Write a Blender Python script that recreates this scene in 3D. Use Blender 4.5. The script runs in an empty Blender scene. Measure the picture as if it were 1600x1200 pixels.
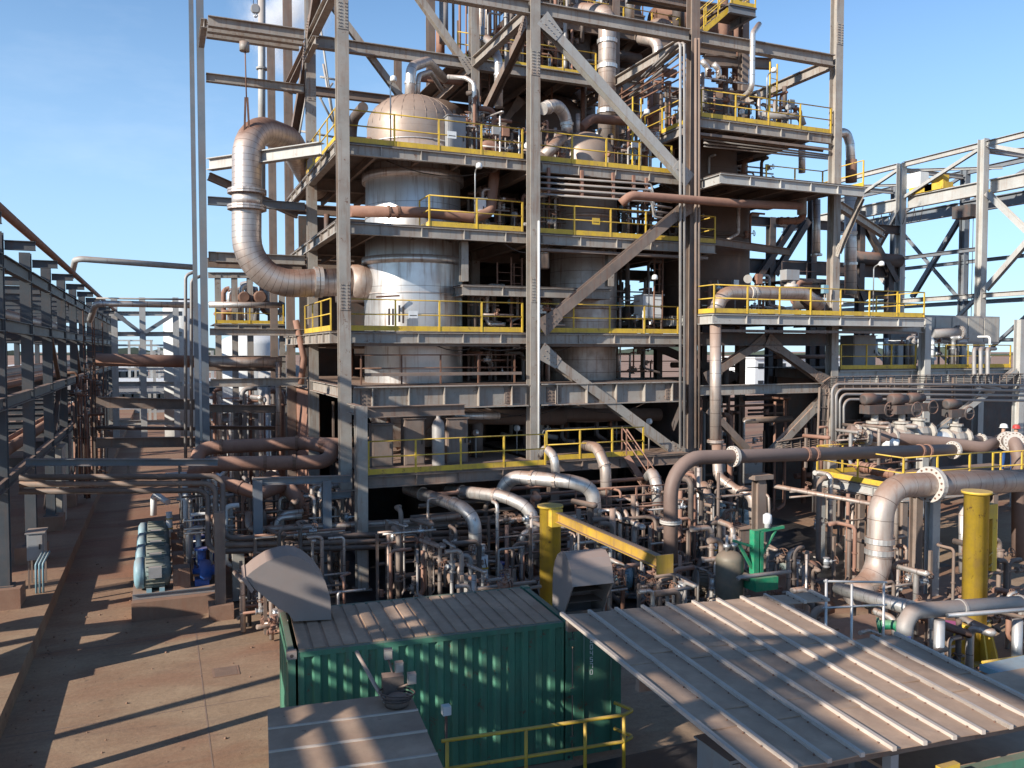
import bpy, math, random
from mathutils import Vector, Matrix
V = Vector
random.seed(7)
RAD = math.radians
# ------------------------------------------------------------------ camera, sky, sun, exposure
CAMZ, YAW, PITCH, FPX = 7.55, 22.9, 2.3, 1300.0
scene = bpy.context.scene
col = scene.collection
cam = bpy.data.cameras.new("camera")
cam.sensor_width = 36.0
cam.lens = 36.0 * FPX / 1600.0
cam.clip_start = 0.1
cam.clip_end = 9000
camo = bpy.data.objects.new("camera", cam)
col.objects.link(camo)
camo.location = (0, 0, CAMZ)
camo.rotation_euler = (RAD(90 - PITCH), 0, RAD(-YAW))
scene.camera = camo

SUN_EL, SUN_AZ = 24.5, 17.5          # light travels towards +X, turned SUN_AZ towards +Y
world = bpy.data.worlds.new("World")
scene.world = world
world.use_nodes = True
wn = world.node_tree.nodes
wl = world.node_tree.links
bg = wn["Background"]
sky = wn.new("ShaderNodeTexSky")
sky.sky_type = 'NISHITA'
sky.sun_disc = False
sky.sun_elevation = RAD(SUN_EL)
sky.sun_rotation = math.atan2(-math.cos(RAD(SUN_AZ)), -math.sin(RAD(SUN_AZ)))
sky.air_density = 1.0
sky.dust_density = 0.15
sky.ozone_density = 2.2
# thin wisps of high cloud, laid out by direction over the whole sky
tc = wn.new("ShaderNodeTexCoord")
mp = wn.new("ShaderNodeMapping")
mp.inputs['Scale'].default_value = (1.0, 1.0, 3.2)
nz = wn.new("ShaderNodeTexNoise")
nz.inputs['Scale'].default_value = 2.3
nz.inputs['Detail'].default_value = 7
nz.inputs['Roughness'].default_value = 0.6
rp = wn.new("ShaderNodeValToRGB")
rp.color_ramp.elements[0].position = 0.56
rp.color_ramp.elements[0].color = (0, 0, 0, 1)
rp.color_ramp.elements[1].position = 0.90
rp.color_ramp.elements[1].color = (0.16, 0.16, 0.16, 1)
mx = wn.new("ShaderNodeMixRGB")
mx.inputs[2].default_value = (9.0, 9.3, 9.8, 1)
wl.new(tc.outputs['Generated'], mp.inputs['Vector'])
wl.new(mp.outputs[0], nz.inputs['Vector'])
wl.new(nz.outputs['Fac'], rp.inputs[0])
wl.new(rp.outputs[0], mx.inputs[0])
gn_ = wn.new("ShaderNodeMixRGB")          # camera white balance of the sky
gn_.blend_type = 'MULTIPLY'
gn_.inputs[0].default_value = 1.0
gn_.inputs[2].default_value = (0.80, 1.03, 1.20, 1)
wl.new(sky.outputs[0], gn_.inputs[1])
sxyz = wn.new("ShaderNodeSeparateXYZ")       # pale air along the whole horizon
wl.new(tc.outputs['Generated'], sxyz.inputs[0])
hz_ = wn.new("ShaderNodeMapRange")
hz_.interpolation_type = 'SMOOTHSTEP'
hz_.inputs['From Min'].default_value = 0.52
hz_.inputs['From Max'].default_value = -0.02
hz_.inputs['To Max'].default_value = 0.72
wl.new(sxyz.outputs['Z'], hz_.inputs['Value'])
hm_ = wn.new("ShaderNodeMixRGB")
hm_.inputs[2].default_value = (3.5, 5.2, 7.2, 1)
wl.new(hz_.outputs[0], hm_.inputs[0])
wl.new(gn_.outputs[0], hm_.inputs[1])
wl.new(hm_.outputs[0], mx.inputs[1])
wl.new(mx.outputs[0], bg.inputs[0])
bg.inputs[1].default_value = 0.108

sun = bpy.data.lights.new("sun", 'SUN')
sun.energy = 5.0
sun.angle = RAD(0.53)
sun.color = (1.0, 0.93, 0.82)
suno = bpy.data.objects.new("sun", sun)
col.objects.link(suno)
sd = V((math.cos(RAD(SUN_EL)) * math.cos(RAD(SUN_AZ)), math.cos(RAD(SUN_EL)) * math.sin(RAD(SUN_AZ)), -math.sin(RAD(SUN_EL))))
suno.rotation_euler = sd.to_track_quat('-Z', 'Y').to_euler()
suno.location = (-40, -15, 40)

scene.cycles.volume_bounces = 3
scene.view_settings.view_transform = 'Standard'
scene.view_settings.look = 'None'
scene.view_settings.gamma = 1.0
scene.view_settings.use_curve_mapping = False
scene.view_settings.exposure = 0.60

# ------------------------------------------------------------------ helpers
_y, _p = RAD(YAW), RAD(PITCH)
FWD = V((math.sin(_y) * math.cos(_p), math.cos(_y) * math.cos(_p), -math.sin(_p)))
RGT = V((math.cos(_y), -math.sin(_y), 0))
UPV = RGT.cross(FWD)
CAM = V((0, 0, CAMZ))
ZUP = V((0, 0, 1))

def P(px, py, Y=None, X=None, Z=None):
    """measured place in the survey picture -> world point on the plane Y=, X= or Z="""
    d = FWD + RGT * ((px - 800) / FPX) - UPV * ((py - 600) / FPX)
    if Y is not None: t = Y / d.y
    elif X is not None: t = X / d.x
    else: t = (Z - CAMZ) / d.z
    return CAM + d * t

def pt(a):
    if isinstance(a, Vector): return a
    if len(a) == 4: return P(a[0], a[1], **{a[2]: a[3]})
    return P(a[0], a[1], Y=a[2])

def frame(d, up=ZUP):
    d = d.normalized()
    s = d.cross(up)
    if s.length < 1e-4: s = d.cross(V((0, 1, 0)))
    s.normalize()
    u = s.cross(d).normalized()
    return d, s, u

def fillet(pts, br):
    out = [pts[0]]
    n = len(pts)
    for i in range(1, n - 1):
        a, b, c = pts[i - 1], pts[i], pts[i + 1]
        u, w = (a - b), (c - b)
        lu, lw = u.length, w.length
        if lu < 1e-5 or lw < 1e-5: continue
        u /= lu; w /= lw
        ang = math.acos(max(-1, min(1, u.dot(w))))
        if ang > 3.05 or ang < 0.05: out.append(b); continue
        t = min(br / math.tan(ang / 2), lu * (0.98 if i == 1 else 0.49), lw * (0.98 if i == n - 2 else 0.49))
        r = t * math.tan(ang / 2)
        bis = (u + w).normalized()
        cen = b + bis * (r / math.sin(ang / 2))
        p0, p1 = b + u * t, b + w * t
        v0, v1 = p0 - cen, p1 - cen
        tot = math.pi - ang
        k = max(3, int(tot / 0.2))
        ax = v0.cross(v1).normalized()
        for j in range(k + 1):
            out.append(cen + Matrix.Rotation(tot * j / k, 3, ax) @ v0)
    out.append(pts[-1])
    return out

OFF = {}
class MB:
    def __init__(self, xf=None):
        self.v = []; self.f = []; self.s = []; self.uv = []; self.xf = xf
    def quadface(self, idx, smooth=False, uv=None):
        self.f.append(idx); self.s.append(smooth); self.uv.append(uv or [(0.37, 0.5)] * len(idx))
    def box(self, x0, x1, y0, y1, z0, z1):
        n = len(self.v)
        self.v += [V((x, y, z)) for z in (z0, z1) for y in (y0, y1) for x in (x0, x1)]
        for q in ((0, 2, 3, 1), (4, 5, 7, 6), (0, 1, 5, 4), (2, 6, 7, 3), (0, 4, 6, 2), (1, 3, 7, 5)):
            self.quadface([n + i for i in q])
        return self
    def bar(self, p, q, w, h, up=ZUP, off=(0, 0)):
        d, s, u = frame(q - p, up)
        n = len(self.v)
        o = s * off[0] + u * off[1]
        for e in (p + o, q + o):
            for a, b in ((-1, -1), (1, -1), (1, 1), (-1, 1)):
                self.v.append(e + s * (a * w / 2) + u * (b * h / 2))
        for f in ((0, 3, 2, 1), (4, 5, 6, 7), (0, 1, 5, 4), (1, 2, 6, 5), (2, 3, 7, 6), (3, 0, 4, 7)):
            self.quadface([n + i for i in f])
        return self
    def ibeam(self, p, q, h, w, tf=None, tw=None, up=ZUP):
        tf = tf or max(.018, h * .07); tw = tw or max(.014, w * .08)
        self.bar(p, q, w, tf, up, (0, h / 2 - tf / 2))
        self.bar(p, q, w, tf, up, (0, -h / 2 + tf / 2))
        self.bar(p, q, tw, h - 2 * tf, up)
        return self
    def channel(self, p, q, h, w, up=ZUP, side=1):
        tf = max(.015, h * .07)
        self.bar(p, q, w, tf, up, (0, h / 2 - tf / 2)); self.bar(p, q, w, tf, up, (0, -h / 2 + tf / 2))
        self.bar(p, q, .02, h - 2 * tf, up, (side * (w / 2 - .01), 0))
        return self
    def tube(self, pts, r, seg=12, bend=None, caps=True, r1=None):
        pts = [V(a) for a in pts]
        if len(pts) > 2: pts = fillet(pts, bend if bend is not None else 3.2 * r)
        n = len(pts)
        d0 = (pts[1] - pts[0]).normalized()
        _, s, u = frame(d0)
        L = 0; base = len(self.v); ls = []
        for i, p in enumerate(pts):
            if i == 0: t = d0
            elif i == n - 1: t = (pts[-1] - pts[-2]).normalized()
            else: t = ((pts[i + 1] - p).normalized() + (p - pts[i - 1]).normalized()).normalized()
            if i:
                L += (p - pts[i - 1]).length
                s = (s - t * s.dot(t))
                s = s.normalized() if s.length > 1e-6 else frame(t)[1]
                u = s.cross(t).normalized()
            rr = r if r1 is None else r + (r1 - r) * i / (n - 1)
            ls.append(L)
            for k in range(seg):
                a = 2 * math.pi * k / seg
                self.v.append(p + s * (math.cos(a) * rr) + u * (math.sin(a) * rr))
        for i in range(n - 1):
            for k in range(seg):
                k2 = (k + 1) % seg
                A = base + i * seg
                self.quadface([A + k, A + k2, A + seg + k2, A + seg + k], True,
                              [(ls[i], k / seg), (ls[i], (k + 1) / seg), (ls[i + 1], (k + 1) / seg), (ls[i + 1], k / seg)])
        if caps:
            self.quadface([base + k for k in range(seg)][::-1])
            self.quadface([base + (n - 1) * seg + k for k in range(seg)])
        return self
    def cyl(self, p, q, r, seg=12, r1=None):
        return self.tube([p, q], r, seg, r1=r1)
    def rev(self, p, axis, prof, seg=24, smooth=True):
        d, s, u = frame(V(axis))
        base = len(self.v); L = 0; ls = []
        for i, (r, h) in enumerate(prof):
            if i: L += math.hypot(r - prof[i - 1][0], h - prof[i - 1][1])
            ls.append(L)
            for k in range(seg):
                a = 2 * math.pi * k / seg
                self.v.append(p + d * h + s * (math.cos(a) * r) + u * (math.sin(a) * r))
        for i in range(len(prof) - 1):
            for k in range(seg):
                k2 = (k + 1) % seg; A = base + i * seg
                self.quadface([A + k, A + k2, A + seg + k2, A + seg + k], smooth,
                              [(ls[i], k / seg), (ls[i], (k + 1) / seg), (ls[i + 1], (k + 1) / seg), (ls[i + 1], k / seg)])
        if prof[0][0] > 1e-3: self.quadface([base + k for k in range(seg)][::-1])
        if prof[-1][0] > 1e-3: self.quadface([base + (len(prof) - 1) * seg + k for k in range(seg)])
        return self
    def ball(self, c, r, seg=10, rings=6, sc=(1, 1, 1)):
        base = len(self.v)
        for i in range(rings + 1):
            th = math.pi * i / rings
            for k in range(seg):
                a = 2 * math.pi * k / seg
                self.v.append(c + V((r * sc[0] * math.sin(th) * math.cos(a), r * sc[1] * math.sin(th) * math.sin(a), r * sc[2] * math.cos(th))))
        for i in range(rings):
            for k in range(seg):
                k2 = (k + 1) % seg; A = base + i * seg
                self.quadface([A + k, A + seg + k, A + seg + k2, A + k2], True)
        return self
    def torus(self, c, axis, R, r, seg=14, rs=5):
        d, s, u = frame(V(axis))
        pts = [c + s * (math.cos(2 * math.pi * i / seg) * R) + u * (math.sin(2 * math.pi * i / seg) * R) for i in range(seg)]
        base = len(self.v)
        for i in range(seg):
            a = 2 * math.pi * i / seg
            o = s * math.cos(a) + u * math.sin(a)
            for k in range(rs):
                b = 2 * math.pi * k / rs
                self.v.append(pts[i] + o * (math.cos(b) * r) + d * (math.sin(b) * r))
        for i in range(seg):
            for k in range(rs):
                i2 = (i + 1) % seg; k2 = (k + 1) % rs
                self.quadface([base + i * rs + k, base + i2 * rs + k, base + i2 * rs + k2, base + i * rs + k2], True)
        return self
    def prism(self, pts, off):
        """polygon (3D points) swept by vector off"""
        n = len(self.v); m = len(pts)
        self.v += [V(p) for p in pts] + [V(p) + off for p in pts]
        self.quadface(list(range(n, n + m))[::-1]); self.quadface(list(range(n + m, n + 2 * m)))
        for i in range(m):
            j = (i + 1) % m
            self.quadface([n + i, n + j, n + m + j, n + m + i])
        return self
    def mesh(self, name, mat, off=None):
        me = bpy.data.meshes.new(name)
        vs = self.v if self.xf is None else [self.xf @ a for a in self.v]
        if off is not None: vs = [a - off for a in vs]
        me.from_pydata([tuple(a) for a in vs], [], self.f)
        me.polygons.foreach_set('use_smooth', self.s)
        uvl = me.uv_layers.new(name='uv')
        flat = [c for face in self.uv for q in face for c in q]
        uvl.data.foreach_set('uv', flat)
        me.materials.append(mat)
        me.update()
        return me
    def build(self, name, mat, parent=None):
        vs = self.v if self.xf is None else [self.xf @ a for a in self.v]
        if parent is None:
            xs = [a.x for a in vs]; ys = [a.y for a in vs]; zs = [a.z for a in vs]
            off = V(((min(xs) + max(xs)) / 2, (min(ys) + max(ys)) / 2, min(zs)))
        else: off = OFF[parent.name]
        o = bpy.data.objects.new(name, self.mesh(name, mat, off))
        col.objects.link(o)
        if parent is None: o.location = off
        else: o.parent = parent
        OFF[o.name] = off
        return o

def tag(o, label, cat, group=None, kind=None):
    if label: o['label'] = label
    if cat: o['category'] = cat
    if group: o['group'] = group
    if kind: o['kind'] = kind
    return o

def thing(name, label, cat, loc, group=None):
    o = bpy.data.objects.new(name, None)
    o.empty_display_size = .2
    col.objects.link(o)
    o.location = V(loc)
    OFF[o.name] = V(loc)
    return tag(o, label, cat, group)

def inst(mesh, name, parent, loc, rz=0.0):
    o = bpy.data.objects.new(name, mesh)
    col.objects.link(o)
    o.parent = parent
    o.location = V(loc) - OFF[parent.name]
    o.rotation_euler = (0, 0, rz)
    OFF[o.name] = V(loc)
    return o

def dup(root, loc, label=None, rz=None):
    r = root.copy(); col.objects.link(r)
    r.location = V(loc)
    if rz is not None: r.rotation_euler = (0, 0, rz)
    if label: r['label'] = label
    for ch in list(root.children):
        c = ch.copy(); col.objects.link(c); c.parent = r
        for g in list(ch.children):
            d = g.copy(); col.objects.link(d); d.parent = c
    return r

# ------------------------------------------------------------------ materials
def material(name, base, rough=.55, metal=0.0, dust=None, dust_top=0.0, dust_noise=0.3, var=0.12, nscale=1.2,
             streak=0.0, streak_col=(.16, .08, .045), bump=0.15, bscale=30, seam=None, spec=.4, chips=0.0, chip_col=(.13, .06, .035)):
    m = bpy.data.materials.new(name); m.use_nodes = True
    nt = m.node_tree; N = nt.nodes; L = nt.links
    b = N['Principled BSDF']
    b.inputs['Roughness'].default_value = rough
    b.inputs['Metallic'].default_value = metal
    b.inputs['Specular IOR Level'].default_value = spec
    geo = N.new('ShaderNodeNewGeometry')
    n1 = N.new('ShaderNodeTexNoise'); n1.inputs['Scale'].default_value = nscale; n1.inputs['Detail'].default_value = 6; n1.inputs['Roughness'].default_value = .65
    L.new(geo.outputs['Position'], n1.inputs['Vector'])
    cr = N.new('ShaderNodeValToRGB')
    e = cr.color_ramp.elements
    e[0].position = .3; e[1].position = .7
    e[0].color = tuple(max(0, c * (1 - var * 1.6)) for c in base) + (1,)
    e[1].color = tuple(min(1, c * (1 + var)) for c in base) + (1,)
    L.new(n1.outputs['Fac'], cr.inputs[0])
    out = cr.outputs[0]
    fac_r = None
    def mix(fac, a, colr):
        q = N.new('ShaderNodeMixRGB')
        L.new(fac, q.inputs[0]); L.new(a, q.inputs[1])
        if isinstance(colr, tuple): q.inputs[2].default_value = colr + (1,)
        else: L.new(colr, q.inputs[2])
        return q.outputs[0]
    def math_(op, a, bb=None, clamp=False):
        q = N.new('ShaderNodeMath'); q.operation = op; q.use_clamp = clamp
        for i, x in enumerate((a, bb)):
            if x is None: continue
            if isinstance(x, (int, float)): q.inputs[i].default_value = x
            else: L.new(x, q.inputs[i])
        return q.outputs[0]
    if chips:
        nc = N.new('ShaderNodeTexNoise'); nc.inputs['Scale'].default_value = 4.5; nc.inputs['Detail'].default_value = 10; nc.inputs['Roughness'].default_value = .75
        L.new(geo.outputs['Position'], nc.inputs['Vector'])
        fc = math_('MULTIPLY', math_('SUBTRACT', nc.outputs['Fac'], .66 - chips * .1, True), 14, True)
        out = mix(fc, out, chip_col)
    if streak:
        mpn = N.new('ShaderNodeMapping'); mpn.inputs['Scale'].default_value = (5.0, 5.0, .45)
        L.new(geo.outputs['Position'], mpn.inputs['Vector'])
        n2 = N.new('ShaderNodeTexNoise'); n2.inputs['Scale'].default_value = 1.6; n2.inputs['Detail'].default_value = 5
        L.new(mpn.outputs[0], n2.inputs['Vector'])
        f = math_('MULTIPLY', math_('SUBTRACT', n2.outputs['Fac'], .52, True), streak * 6, True)
        out = mix(f, out, streak_col)
    if dust:
        sx = N.new('ShaderNodeSeparateXYZ'); L.new(geo.outputs['Normal'], sx.inputs[0])
        up = math_('MULTIPLY', math_('SUBTRACT', sx.outputs['Z'], .05, True), dust_top * 1.3, True)
        n3 = N.new('ShaderNodeTexNoise'); n3.inputs['Scale'].default_value = nscale * 2.3; n3.inputs['Detail'].default_value = 8; n3.inputs['Roughness'].default_value = .7
        L.new(geo.outputs['Position'], n3.inputs['Vector'])
        dn = math_('MULTIPLY', math_('SUBTRACT', n3.outputs['Fac'], .42, True), dust_noise * 5, True)
        dd = math_('MAXIMUM', math_('MULTIPLY', up, math_('ADD', n3.outputs['Fac'], .45)), dn, True)
        out = mix(dd, out, dust)
        if metal > .05:
            inv = math_('MULTIPLY', math_('SUBTRACT', 1.0, dd), metal)
            L.new(inv, b.inputs['Metallic'])
        rr = math_('ADD', math_('MULTIPLY', dd, max(0, .9 - rough)), rough, True)
        L.new(rr, b.inputs['Roughness'])
    hgt = None
    if seam:
        uvn = N.new('ShaderNodeUVMap'); uvn.uv_map = 'uv'
        su = N.new('ShaderNodeSeparateXYZ'); L.new(uvn.outputs[0], su.inputs[0])
        fr = math_('FRACT', math_('DIVIDE', su.outputs['X'], seam[0]))
        ln = math_('LESS_THAN', fr, seam[1] / seam[0])
        out = mix(math_('MULTIPLY', ln, seam[2]), out, tuple(c * .35 for c in (dust or base)))
    L.new(out, b.inputs['Base Color'])
    if bump:
        nb = N.new('ShaderNodeTexNoise'); nb.inputs['Scale'].default_value = bscale; nb.inputs['Detail'].default_value = 4
        L.new(geo.outputs['Position'], nb.inputs['Vector'])
        bp = N.new('ShaderNodeBump'); bp.inputs['Strength'].default_value = bump; bp.inputs['Distance'].default_value = .02
        L.new(nb.outputs['Fac'], bp.inputs['Height'])
        L.new(bp.outputs[0], b.inputs['Normal'])
    return m

DUST = (.30, .19, .135)
RED = (.23, .105, .065)
M = dict(
 steel=material('painted_steel', (.335, .31, .275), .5, 0, (.26, .16, .115), .9, .26, .16, .9, .65, (.20, .125, .085), bump=.06, chips=.6),
 steel_blue=material('blue_grey_steel', (.165, .19, .215), .5, 0, DUST, .75, .12, .12, .8, .25, (.22, .13, .09), bump=.05),
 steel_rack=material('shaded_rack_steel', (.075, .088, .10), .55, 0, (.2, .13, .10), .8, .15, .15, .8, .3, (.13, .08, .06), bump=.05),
 steel_brown=material('dusty_steel', (.20, .16, .135), .65, 0, DUST, .8, .30, .2, 1.0, .5, (.16, .08, .05), bump=.1),
 steel_rust=material('rusty_steel', (.17, .085, .055), .75, 0, DUST, .5, .25, .25, 1.5, .3, (.10, .05, .035), bump=.2),
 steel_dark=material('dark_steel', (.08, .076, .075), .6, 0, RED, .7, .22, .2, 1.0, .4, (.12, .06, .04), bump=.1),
 grating=material('deck_grating', (.09, .08, .075), .7, .2, DUST, .6, .3, .2, 2.0, bump=.2),
 yellow=material('safety_yellow', (.66, .44, .045), .5, 0, DUST, .5, .24, .14, 1.5, .35, (.33, .19, .07), bump=.05, chips=.7),
 ochre=material('dirty_ochre', (.46, .28, .04), .55, 0, (.27, .17, .12), .9, .3, .15, 1.5, .5, (.22, .12, .05), bump=.06),
 clad=material('aluminium_cladding', (.72, .70, .67), .36, .78, (.25, .15, .105), .85, .24, .06, .9, .30, (.36, .23, .16), bump=.06, bscale=9, seam=(.55, .016, .75)),
 clad_red=material('dusty_cladding', (.54, .47, .42), .42, .6, (.25, .145, .10), 1.1, .3, .1, 1.1, .5, (.30, .16, .11), bump=.08, bscale=9, seam=(.5, .018, .7)),
 clad_vessel=material('vessel_cladding', (.70, .70, .695), .36, .85, (.27, .165, .115), 1.0, .12, .05, .7, .55, (.30, .19, .135), bump=.05, bscale=6, seam=(1.0, .02, .6)),
 vessel_brown=material('rust_dusted_vessel', (.125, .085, .066), .7, 0, (.2,.13,.095), .7, .2, .15, .9, .5, (.15, .085, .06), bump=.1, seam=(1.0, .02, .5)),
 clad_duct=material('segment_cladding', (.58, .50, .45), .38, .72, (.20, .105, .072), 1.5, .24, .06, 1.0, .35, (.30, .18, .13), bump=.08, bscale=7, seam=(.2, .012, .8)),
 dome=material('dust_caked_dome', (.40, .315, .26), .45, .4, (.25, .155, .11), .7, .2, .12, 1.2, .9, (.40, .31, .25), bump=.08, seam=(.5, .012, .3)),
 wet_shade=material('shade_dark_wet_floor', (.035, .032, .032), .35, 0, (.10, .07, .055), .0, .25, .3, .7, bump=.2, bscale=5),  # wet sheen plus the shade under tower and canopy put into the colour
 brown=material('brown_coated_pipe', (.165, .112, .093), .55, 0, (.30, .21, .17), .5, .12, .1, 1.2, bump=.06),
 pipe_rust=material('red_dusted_pipe', (.26, .135, .095), .7, 0, (.34, .2, .145), .7, .3, .15, 1.5, .2, bump=.12),
 pipe_grey=material('grey_pipe', (.33, .32, .31), .5, .2, DUST, .7, .2, .12, 1.5, bump=.06),
 pipe_dark=material('dark_pipe', (.10, .085, .078), .55, .1, DUST, .6, .2, .2, 1.5, bump=.08),
 galv=material('galvanised_metal', (.55, .57, .58), .35, .75, DUST, .5, .12, .1, 2.0, bump=.04),
 white=material('white_flange_paint', (.50, .47, .43), .5, 0, DUST, .35, .18, .06, 3.0, bump=.05),
 concrete=material('red_stained_concrete', (.27, .165, .115), .9, 0, (.25, .125, .08), .2, .35, .18, 1.1, .5, (.25, .12, .075), bump=.35),
 cabinet=material('beige_cabinet', (.40, .38, .34), .5, 0, DUST, .6, .15, .07, 1.5, .3, (.3, .2, .14), bump=.04),
 cabinet_grey=material('grey_cabinet', (.30, .31, .32), .5, 0, DUST, .6, .15, .07, 1.5, .3, (.3, .2, .14), bump=.04),
 green=material('container_green', (.06, .19, .125), .5, 0, (.20, .15, .115), .5, .10, .2, .7, .5, (.06, .075, .055), bump=.1, bscale=4, chips=.7),
 roofdust=material('dusty_roof_sheet', (.385, .26, .18), .75, 0, (.26, .16, .11), .0, .35, .2, 1.1, .0, bump=.35, bscale=3.5, chips=.25),
 rib=material('roof_rib', (.52, .45, .39), .5, 0, DUST, .3, .15, .08, 2.0, bump=.04),
 duct=material('grey_duct', (.26, .225, .21), .5, .1, (.30, .20, .155), .7, .15, .08, .8, .15, (.3, .22, .17), bump=.04),
 motor=material('motor_teal_grey', (.13, .19, .19), .5, 0, (.24, .2, .15), .7, .25, .15, 3.0, bump=.08),
 blue=material('pump_blue', (.02, .10, .38), .4, 0, DUST, .4, .15, .12, 3.0, bump=.05),
 palebl=material('pale_blue_paint', (.22, .38, .45), .45, 0, DUST, .4, .15, .12, 3.0, bump=.05),
 gpaint=material('machine_green', (.02, .26, .13), .45, 0, DUST, .35, .15, .15, 3.0, bump=.05),
 olive=material('olive_tank', (.16, .145, .11), .5, .1, DUST, .4, .2, .1, 2.0, bump=.06),
 redpaint=material('red_paint', (.45, .03, .03), .45, 0, DUST, .3, .15, .1, 3.0, bump=.05),
 black=material('black_rubber', (.03, .03, .032), .6, 0, DUST, .4, .15, .2, 3.0, bump=.08),
 offwhite=material('white_sheet', (.72, .74, .74), .5, 0, (.5, .4, .33), .3, .08, .05, .3, .2, (.45, .38, .33), bump=.03),
 glass=material('dark_glass', (.03, .04, .05), .1, 0, None, bump=0, spec=.6),
 lettering=material('white_lettering', (.65, .68, .68), .6, bump=0, dust=None),
 skin=material('skin', (.45, .26, .18), .6, bump=0),
 cloth=material('blue_workwear', (.02, .07, .22), .85, bump=.2),
 hivis=material('yellow_workwear', (.65, .55, .05), .8, bump=.2),
 pale=material('pale_steel', (.42, .42, .40), .5, 0, DUST, .7, .18, .1, .8, .3, (.28, .19, .14), bump=.04, chips=.4),
 magenta=material('magenta_drum', (.42, .04, .25), .5, 0, DUST, .3, .1, .1, 3.0, bump=.05),
 dirt=material('red_earth', (.33, .20, .135), .95, 0, (.26, .12, .075), 0, .5, .25, .06, bump=.4, bscale=4),
 hill=material('dark_bushland', (.05, .065, .05), .95, 0, None, var=.4, nscale=.02, bump=0),
)
# ------------------------------------------------------------------ component builders
_cache = {}
def post_mesh(h, mat):
    k = ('post', h, mat.name)
    if k not in _cache: _cache[k] = MB().box(-.028, .028, -.022, .022, 0, h).mesh('post', mat)
    return _cache[k]
def stiff_mesh(h, w, mat):
    k = ('stiff', round(h, 3), w, mat.name)
    if k not in _cache: _cache[k] = MB().box(-.014, .014, -w / 2, w / 2, -h / 2, h / 2).mesh('stiffener', mat)
    return _cache[k]

def guardrail(parent, path, mat=None, h=1.05, toe=True, sp=1.55, toe_h=.17):
    mat = mat or M['yellow']
    mb = MB()
    for a, b in zip(path, path[1:]):
        for z in (h, h * .53):
            mb.tube([a + ZUP * z, b + ZUP * z], .024, 6)
    o = mb.build('guardrail', mat, parent)
    pm = post_mesh(h, mat)
    for i, (a, b) in enumerate(zip(path, path[1:])):
        L = (b - a).length
        n = max(1, round(L / sp))
        rz = math.atan2(b.y - a.y, b.x - a.x)
        for k in range(n + 1):
            if k == 0 and i > 0: continue
            inst(pm, 'post', o, a.lerp(b, k / n), rz)
        if toe:
            MB().bar(a + ZUP * (toe_h / 2 + .01), b + ZUP * (toe_h / 2 + .01), .012, toe_h).build('toe_board', mat, o)
    return o

def platform(label, x0, x1, y0, y1, z, sides='f', rails=None, bh=.36, bw=.18, mat=None, dmat=None, railmat=None,
             stiff=1.6, joist=1.6, name='platform', group=None, toe=True):
    """deck with edge beams; sides: which edges carry a visible edge beam (f,b,l,r)"""
    mat = mat or M['steel']; dmat = dmat or M['grating']
    t = thing(name, label, 'platform', (x0, y0, z - bh), group)
    MB().box(x0, x1, y0, y1, z - .04, z).build('deck', dmat, t)
    zc = z - .045 - bh / 2
    E = dict(f=(V((x0, y0 + bw / 2, zc)), V((x1, y0 + bw / 2, zc))), b=(V((x1, y1 - bw / 2, zc)), V((x0, y1 - bw / 2, zc))),
             l=(V((x0 + bw / 2, y1, zc)), V((x0 + bw / 2, y0, zc))), r=(V((x1 - bw / 2, y0, zc)), V((x1 - bw / 2, y1, zc))))
    for s in sides:
        a, b = E[s]
        dr = (b - a).normalized()
        a2, b2 = (a, b) if s in 'fb' else (a + dr * (bw + .01), b - dr * (bw + .01))
        MB().ibeam(a2, b2, bh, bw).build('edge_beam', mat, t)
        L = (b - a).length; n = int(L / stiff)
        sm = stiff_mesh(bh * .84, bw * .92, mat)
        for k in range(1, n + 1):
            inst(sm, 'stiffener', t, a + dr * (L * k / (n + 1) + random.uniform(-.08, .08)), math.atan2(dr.y, dr.x))
    if joist:
        n = int((x1 - x0) / joist)
        for k in range(1, n + 1):
            x = x0 + (x1 - x0) * k / (n + 1)
            MB().ibeam(V((x, y0 + bw + .01, zc + bh * .12)), V((x, y1 - bw - .01, zc + bh * .12)), bh * .7, bw * .6).build('joist', M['steel_brown'], t)
    for r in (rails or []):
        guardrail(t, [V((a, b, z)) for a, b in r], railmat, toe=toe)
    return t

def flange_mb(p, axis, r, mb=None, bolts=16, th=None):
    mb = mb or MB()
    th = th or r * .22
    d, s, u = frame(V(axis))
    R = r * 1.5
    for k in (-1, 1):
        mb.rev(p + d * (k * th * .62 - th * .5), d, [(r * 1.01, 0), (R, 0), (R, th), (r * 1.01, th)], 20, False)
    for i in range(bolts):
        a = 2 * math.pi * (i + .5) / bolts
        o = (s * math.cos(a) + u * math.sin(a)) * (r * 1.28)
        mb.cyl(p + o - d * th * 1.5, p + o + d * th * 1.5, r * .07, 5)
    return mb

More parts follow.
